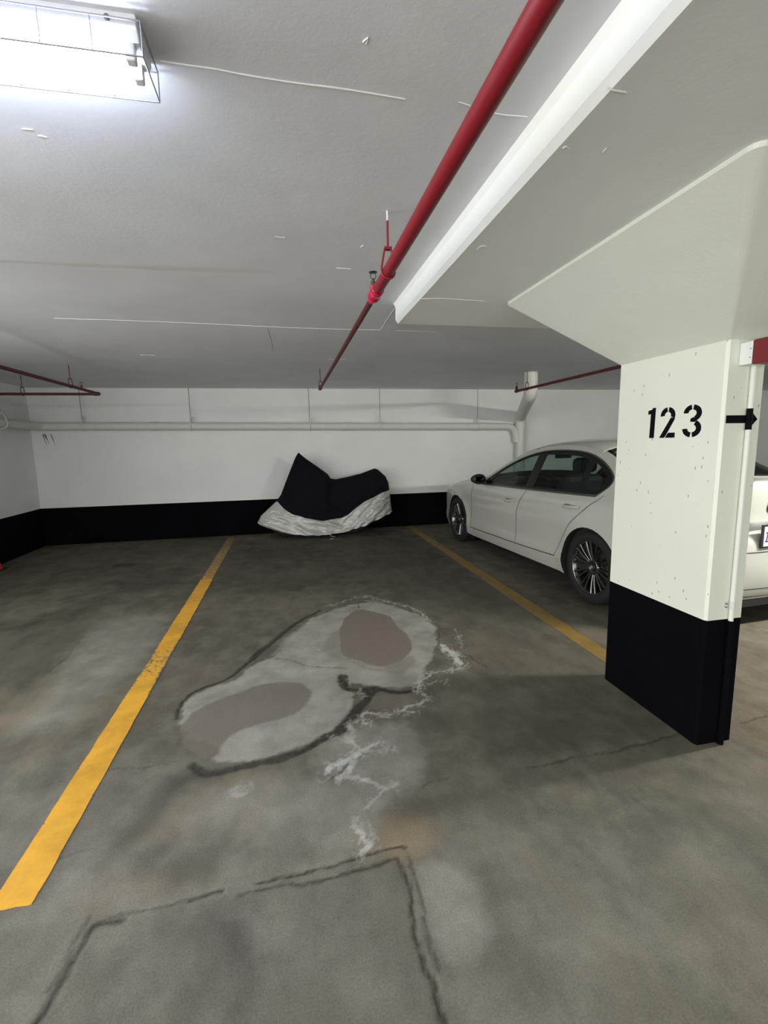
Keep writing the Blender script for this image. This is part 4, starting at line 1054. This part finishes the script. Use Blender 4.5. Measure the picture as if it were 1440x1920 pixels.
for pts in ([(1.325, .868), (1.31, .75), (1.30, .6), (1.285, .45), (1.27, .30)],
            [(2.585, .905), (2.56, .84), (2.49, .75), (2.448, .66), (2.436, .5), (2.433, .30)],
            [(3.70, .955), (3.66, .91), (3.55, .825), (3.45, .745), (3.36, .66), (3.28, .54), (3.20, .42), (3.15, .325)]):
    side_strip('door_seam', pts, .0055, SEAMM)
side_strip('door_seam', [(1.255, .285), (1.73, .292), (2.44, .303), (3.15, .325)], .009, SEAMM)
side_strip('door_seam', [(.78, .70), (.60, .72), (.46, .715)], .005, SEAMM)
# sill blade catching light under the crease
side_strip('side_sill', [(1.20, .262), (1.8, .268), (2.4, .276), (3.0, .288), (3.22, .294)], .020, CARP, .006)
# door handles: bowl, grip
for sd in (-1, 1):
    for hs, hz in ((2.315, .762), (3.375, .824)):
        h = bpy.data.objects.new('door_handle', None); COL.objects.link(h); h.parent = car
        bm = bmesh.new(); side_patch(bm, [(hs-.055+.062*cos(a)*1.0+.0, hz-.004+.026*sin(a)) for a in [2*pi*i/20 for i in range(20)]], [], .03, .0012, (sd,)); obj('handle_recess', bm, mat('handle_shadow_gap', (.20, .20, .19), .5), h)
        bm = bmesh.new()
        pts = [P3(hs-.115+.225*t, hz-.006+.016*t, sd, .004+.030*sin(pi*t)**.6) for t in [i/14 for i in range(15)]]
        tube(bm, pts, [.009+.005*sin(pi*i/14) for i in range(15)], 10); obj('grip', bm, CARP, h, smooth=True)
# mirrors
for sd in (-1, 1):
    mr = bpy.data.objects.new('door_mirror', None); COL.objects.link(mr); mr.parent = car
    bm = bmesh.new()
    bmesh.ops.create_icosphere(bm, subdivisions=3, radius=1)
    for v in bm.verts:
        x, y, z = v.co
        yy = y*.075 if y > 0 else y*.045
        v.co = Vector((sd*(.935+x*.092), 2.312-1.575+yy+.02*x, .952+z*.066*(1-.15*x)))
    o = obj('mirror_shell', bm, PLAS, mr, smooth=True)
    bm = bmesh.new(); box(bm, min(sd*.875, sd*1.00), max(sd*.875, sd*1.00), 2.312-1.622, 2.312-1.616, .915, .990, .003); obj('mirror_glass', bm, mat('mirror_silver', (.05, .06, .06), .05, 1.0), mr)
    bm = bmesh.new(); tube(bm, [P3(1.60, .905, sd, -.02), Vector((sd*.93, 2.312-1.575, .915))], [.030, .022], 10); obj('mirror_stalk', bm, PLAS, mr)
# wheel wells
for cs, cz in ARCH:
    for sd in (-1, 1):
        bm = bmesh.new(); rows = []
        for x_ in (.895, .80, .62):
            rows.append([Vector((sd*(x_ if x_ < .85 else yside(cs+AR*cos(radians(a)), cz+AR*sin(radians(a)))-.002), 2.312-(cs+(AR+.002)*cos(radians(a))), cz+(AR+.002)*sin(radians(a)))) for a in range(-24, 205, 6)])
        add_grid(bm, rows)
        ring = [bm.verts.new((sd*.62, 2.312-(cs+(AR+.002)*cos(radians(a))), cz+(AR+.002)*sin(radians(a)))) for a in range(-24, 205, 6)]
        bm.faces.new(ring)
        obj('wheel_well', bm, mat('well_black', (.006, .006, .006), .9), car, smooth=False)
# wheels
def car_wheel(s, sd, rot, name='wheel'):
    c = Vector((sd*.775, 2.312-s, .322)); Rt = .320; hw = .108
    bm = bmesh.new()
    prof = [(.232, -hw*.86), (.242, -hw*.98), (.262, -hw*1.02), (.290, -hw*1.0), (.308, -hw*.90), (Rt, -hw*.62), (Rt, -hw*.3), (Rt-.005, -hw*.27), (Rt, -hw*.24), (Rt, hw*.24), (Rt-.005, hw*.27), (Rt, hw*.3), (Rt, hw*.62), (.308, hw*.90), (.290, hw), (.262, hw*1.02), (.242, hw*.98), (.232, hw*.86)]
    lathe(bm, [(a, b*sd) for a, b in prof], 'x', 64, (0, 0, 0), close=True)
    bmesh.ops.recalc_face_normals(bm, faces=bm.faces)
    w_ = obj(name, bm, TIRE, car); w_.location = c
    bm = bmesh.new()
    fo = hw*.90
    # rim barrel with rolled lip
    lathe(bm, [(a, b*sd) for a, b in [(.218, -hw*.8), (.205, -.02), (.210, .05), (.222, fo-.012), (.228, fo-.002), (.2360, fo+.002), (.2385, fo-.004), (.236, hw*.80), (.226, hw*.70)]], 'x', 64)
    nsp = 20
    for k in range(nsp):                # thin multi-spokes in pairs
        a = 2*pi*k/nsp+rot+(.035 if k % 2 else -.035)
        rows = []
        for rr, xo, hwid, dp in ((.055, fo-.034, .0085, .020), (.090, fo-.026, .0065, .020), (.14, fo-.016, .0060, .018), (.19, fo-.010, .0066, .016), (.226, fo-.006, .0100, .012)):
            t_ = Vector((0, -sin(a), cos(a))); rd = Vector((0, cos(a), sin(a)))
            ctr = rd*rr
            rows.append([ctr+t_*hwid*q+Vector((sd*(xo-e), 0, 0)) for q, e in ((-1.25, dp), (-1, .002), (0, -.003), (1, .002), (1.25, dp))])
        add_grid(bm, rows)
    lathe(bm, [(a, b*sd) for a, b in [(.0, fo-.040), (.034, fo-.036), (.040, fo-.028), (.060, fo-.028), (.072, fo-.036), (.074, fo-.062)]], 'x', 40)
    bmesh.ops.recalc_face_normals(bm, faces=bm.faces)
    ri = obj('rim', bm, RIMM, w_, smooth=True)
    bm = bmesh.new()
    for k in range(5):
        a = 2*pi*k/5+rot; lathe(bm, [(.0, sd*(fo-.030)), (.009, sd*(fo-.030)), (.009, sd*(fo-.046))], 'x', 8, (0, .056*cos(a), .056*sin(a)))
    lg = obj('wheel_bolts', bm, CHROME, w_); lg['kind'] = 'stuff'
    bm = bmesh.new(); lathe(bm, [(a, b*sd) for a, b in [(0, fo-.020), (.022, fo-.021), (.031, fo-.026), (.033, fo-.034)]], 'x', 32); obj('centre_cap', bm, PLAS, w_, smooth=True)
    bm = bmesh.new()
    for k in range(4):
        vs = [bm.verts.new((sd*(fo-.0185), 0, 0))]+[bm.verts.new((sd*(fo-.0190), .019*cos(a), .019*sin(a))) for a in [pi/2*k+pi/2*j/6 for j in range(7)]]
        q = bm.faces.new(vs); q.material_index = k % 2
    lathe(bm, [(.0195, sd*(fo-.0192)), (.0285, sd*(fo-.0215))], 'x', 32, mi=2)
    bmesh.ops.recalc_face_normals(bm, faces=bm.faces)
    obj('roundel', bm, None, w_, mats=[mat('roundel_blue', (.04, .07, .14), .3), mat('roundel_white', (.35, .35, .35), .3), PLAS])
    bm = bmesh.new(); lathe(bm, [(a, b*sd) for a, b in [(0, -.005), (.155, -.005), (.155, .012), (.07, .012), (.07, .04), (0, .04)]], 'x', 40); obj('brake_disc', bm, mat('brake_iron', (.10, .10, .10), .45, .8), w_, smooth=False)
    bm = bmesh.new(); box(bm, min(sd*-.02, sd*.045), max(sd*-.02, sd*.045), -.165, -.085, -.05, .09, .015); obj('brake_caliper', bm, PLAS, w_)
    return w_
RIMM = mat('rim_alloy', (.17, .17, .165), .25, .95)
for s_, rt_ in ((.81, .3), (3.62, .9)):
    for sd in (-1, 1): car_wheel(s_, sd, rt_)
# underbody + dark cabin tub, seats, dashboard
bm = bmesh.new()
box(bm, -.60, .60, 2.312-4.45, 2.312-.15, .175, .23); box(bm, -.84, .84, 2.312-3.22, 2.312-1.20, .17, .23)
obj('underbody', bm, PLAS, car)
CAB = mat('cabin_black', (.012, .012, .013), .75)
bm = bmesh.new()
box(bm, -.80, .80, 2.312-3.95, 2.312-1.45, .24, .27)
for sd in (-1, 1): 
    a, b_ = sorted((sd*.78, sd*.83)); box(bm, a, b_, 2.312-3.6, 2.312-1.5, .27, .895)
box(bm, -.80, .80, 2.312-1.62, 2.312-1.45, .27, .90)
obj('cabin_tub', bm, CAB, car)
bm = bmesh.new(); box(bm, -.78, .78, 2.312-1.95, 2.312-1.55, .66, .93, .05); box(bm, -.55, -.22, 2.312-1.98, 2.312-1.75, .90, .985, .03); obj('dashboard', bm, CAB, car)
bm = bmesh.new()
ctr = Vector((-.37, 2.312-2.08, .86)); rr = [(ctr+Vector((.185*cos(a), -.05*sin(a), .18*sin(a)))) for a in [2*pi*i/28 for i in range(29)]]
tube(bm, rr, .015, 8, cap=False); tube(bm, [ctr+Vector((-.17, 0, 0)), ctr+Vector((.17, 0, 0))], .015, 8); tube(bm, [ctr, ctr+Vector((0, .25, -.06))], .03, 8)
obj('steering_wheel', bm, CAB, car)
def seat(x, s, wd, name):
    e = bpy.data.objects.new(name, None); COL.objects.link(e); e.parent = car; e.location = (x, 2.312-s, 0)
    bm = bmesh.new(); box(bm, -wd, wd, -.02, .50, .40, .54, .05); obj('seat_cushion', bm, CAB, e)
    bm = bmesh.new(); box(bm, -wd, wd, -.075, .075, -.05, .56, .06)
    for v in bm.verts: v.co = Vector((v.co.x*(1-.12*max(0, v.co.z)), v.co.y-.36*v.co.z, v.co.z+.50))
    obj('seat_back', bm, CAB, e)
    return e
def headrest(e, x, y, z, w_=.13):
    bm = bmesh.new(); box(bm, x-w_, x+w_, y-.05, y+.05, z, z+.155, .045); tube(bm, [(x-.05, y, z-.08), (x-.05, y, z+.03)], .007, 8); tube(bm, [(x+.05, y, z-.08), (x+.05, y, z+.03)], .007, 8)
    obj('headrest', bm, CAB, e)
for x in (-.37, .37):
    e = seat(x, 2.62, .25, 'front_seat'); headrest(e, 0, -.235, 1.085)
e = seat(0, 3.45, .62, 'rear_seat')
for x in (-.37, .37): headrest(e, x, -.23, 1.045, .12)
bm = bmesh.new(); box(bm, -.66, .66, 2.312-4.0, 2.312-3.66, .93, .96, .01); obj('parcel_shelf', bm, CAB, car)
bm = bmesh.new(); box(bm, -.11, .11, 2.312-1.99, 2.312-1.955, 1.20, 1.265, .012); tube(bm, [(0, 2.312-1.96, 1.25), (0, 2.312-2.0, 1.30)], .012, 8); obj('interior_mirror', bm, PLAS, car)
# roof lining
bm = bmesh.new(); add_grid(bm, loft_top(eidx(14), eidx(18), .10, off=-.03)); bmesh.ops.recalc_face_normals(bm, faces=bm.faces)
obj('roof_lining', bm, mat('lining_grey', (.16, .16, .15), .9), car, smooth=True)
v, t = fill(OUTLINE, [DLOP], .12)
for sd in (-1, 1):
    bm = bmesh.new(); used = {}
    for tri in t:
        q = []
        for i in tri:
            if i not in used: used[i] = bm.verts.new(P3(v[i][0], v[i][1], sd, -.022))
            q.append(used[i])
        c_ = sum((x.co for x in q), Vector())/3
        if -1.55 < c_.y < .75 and c_.z > .40: bm.faces.new(q)
    bmesh.ops.delete(bm, geom=[x for x in bm.verts if not x.link_faces], context='VERTS')
    obj('inner_lining', bm, CAB, car)
# rear: lamps, plate, badge, lid gap, reflectors, exhaust
REAR = loft_top(eidx(24), len(EE)-1)
def rear_y(x, z):
    pts = []
    for r_ in REAR:
        for p in r_: pts.append(((p.x-x)**2+(p.z-z)**2*4, p.y))
    pts.sort(); w_ = [(1/(d+1e-5), y) for d, y in pts[:6]]
    return sum(a*b_ for a, b_ in w_)/sum(a for a, _ in w_)
def rear_patch(bm, poly, off, step=.05, mi=0):
    v, t = fill(poly, [], step); V = [bm.verts.new((x, rear_y(x, z)-off, z)) for x, z in v]
    for tri in t:
        a = [V[i] for i in tri]
        if (a[1].co-a[0].co).cross(a[2].co-a[0].co).y > 0: a = a[::-1]
        q = bm.faces.new(a); q.smooth = True; q.material_index = mi
LAMP = mat('tail_lamp_red', (.30, .01, .015), .12); LAMP.node_tree.nodes['Principled BSDF'].inputs['Coat Weight'].default_value = 1
for sd in (-1, 1):
    bm = bmesh.new(); rear_patch(bm, [(sd*.50, .855), (sd*.50, .955), (sd*.62, .965), (sd*.76, .955), (sd*.79, .90), (sd*.78, .825), (sd*.62, .83)][::sd], .004, .03); obj('tail_lamp', bm, LAMP, car)
    bm = bmesh.new(); rear_patch(bm, [(sd*.55, .405), (sd*.55, .425), (sd*.75, .435), (sd*.75, .412)][::sd], .004, .03); obj('rear_reflector', bm, LAMP, car)
def rear_strip(name, pts, wd, m, off=.002):
    bm = bmesh.new(); Q = catmull(pts, 5); V = []
    for i, p in enumerate(Q):
        d = Q[min(i+1, len(Q)-1)]-Q[max(i-1, 0)]; d = d/np.hypot(*d); n_ = np.array((-d[1], d[0]))*wd/2
        a, b_ = p+n_, p-n_; V.append((bm.verts.new((a[0], rear_y(*a)-off, a[1])), bm.verts.new((b_[0], rear_y(*b_)-off, b_[1]))))
    for a, b_ in zip(V, V[1:]): bm.faces.new((a[0], a[1], b_[1], b_[0]))
    bmesh.ops.recalc_face_normals(bm, faces=bm.faces); return obj(name, bm, m, car, smooth=True)
rear_strip('lid_seam', [(-.56, .95), (-.57, .80), (-.54, .625), (-.3, .60), (0, .60), (.3, .60), (.54, .625), (.57, .80), (.56, .95)], .006, SEAMM)
rear_strip('bumper_seam', [(-.72, .335), (-.4, .325), (0, .322), (.4, .325), (.72, .335)], .006, SEAMM)
bm = bmesh.new(); rear_patch(bm, [(-.48, .228), (.48, .228), (.45, .29), (-.45, .29)], .004, .05); obj('rear_diffuser', bm, mat('diffuser_grey', (.12, .12, .115), .6), car)
bm = bmesh.new(); rear_patch(bm, [(-.30, .735), (.30, .735), (.28, .805), (-.28, .805)], .002, .05); obj('plate_recess', bm, mat('recess_grey', (.14, .14, .13), .5), car)
py = min(rear_y(0, .79), rear_y(0, .64), rear_y(0, .70))-.010
pl_ = bpy.data.objects.new('licence_plate', None); COL.objects.link(pl_); pl_.parent = car; pl_.location = (0, py, .632)
bm = bmesh.new(); box(bm, -.170, .170, -.006, .004, -.005, .168, .004); obj('plate_frame', bm, PLAS, pl_)
bm = bmesh.new(); box(bm, -.150, .150, -.009, -.004, .010, .152, .002); obj('plate', bm, mat('plate_white', (.72, .74, .76), .4), pl_)
bm = bmesh.new(); BL = mat('plate_blue', (.03, .07, .30), .5)
flat_prism(bm, [[(-.138, .110), (-.112, .118), (-.112, .106), (-.126, .096)], [(-.134, .040), (-.126, .096), (-.114, .096), (-.122, .040)],
                [(-.140, .040), (-.106, .040), (-.106, .050), (-.140, .050)]], 'y', -.009, .0008)
obj('plate_character', bm, BL, pl_)
bm = bmesh.new()
for k, (x0, w_) in enumerate(((-.405, .022), (-.378, .022), (-.351, .022), (-.324, .008))):
    yb_ = rear_y(x0+w_/2, .84)-.002
    if k < 3:
        for (a, b_, c_, d_) in ((0, 1, 0, .22), (0, 1, .78, 1), (0, .28, .3, .9), (.72, 1, .1, .7), (0, 1, .42, .58)):
            box(bm, x0+w_*a, x0+w_*b_, yb_-.003, yb_, .828+.026*c_, .828+.026*d_)
    else: box(bm, x0, x0+w_, yb_-.003, yb_, .828, .846)
obj('model_badge', bm, mat('badge_steel', (.22, .22, .22), .3, .9), car)
bm = bmesh.new(); tube(bm, [(-.47, -1.85, .245), (-.47, -2.09, .235)], .034, 20, cap=False); tube(bm, [(-.47, -1.85, .245), (-.47, -2.08, .235)], .029, 20, cap=True); obj('exhaust_tip', bm, CHROME, car, smooth=True)
bm = bmesh.new(); rear_patch(bm, [(.045*cos(a), .905+.045*sin(a)) for a in [2*pi*i/24 for i in range(24)]], .004, .02); obj('rear_roundel', bm, PLAS, car)
# head lamps (seen edge-on at the nose) and kidney grille
def nose_patch(name, poly, m, off=.004):
    rows = loft_top(0, eidx(6)); pts = [p for r_ in rows for p in r_]
    def ny(x, z):
        q = sorted(((p.x-x)**2+(p.z-z)**2*3, p.y) for p in pts)[:5]; w_ = [(1/(d+1e-5), y) for d, y in q]
        return sum(a*b_ for a, b_ in w_)/sum(a for a, _ in w_)
    bm = bmesh.new(); v, t = fill(poly, [], .04); V = [bm.verts.new((x, ny(x, z)+off, z)) for x, z in v]
    for tri in t:
        q = bm.faces.new([V[i] for i in tri]); q.smooth = True
    bmesh.ops.recalc_face_normals(bm, faces=bm.faces); return obj(name, bm, m, car)
for sd in (-1, 1):
    nose_patch('head_lamp', [(sd*.36, .60), (sd*.40, .67), (sd*.66, .69), (sd*.78, .66), (sd*.72, .60), (sd*.55, .585)][::-sd], mat('lamp_clear', (.25, .26, .27), .08))
    nose_patch('grille', [(sd*.04, .57), (sd*.05, .67), (sd*.24, .69), (sd*.27, .64), (sd*.24, .575)][::-sd], TRIM)
nose_patch('lower_intake', [(-.45, .24), (.45, .24), (.40, .36), (-.40, .36)], PLAS)
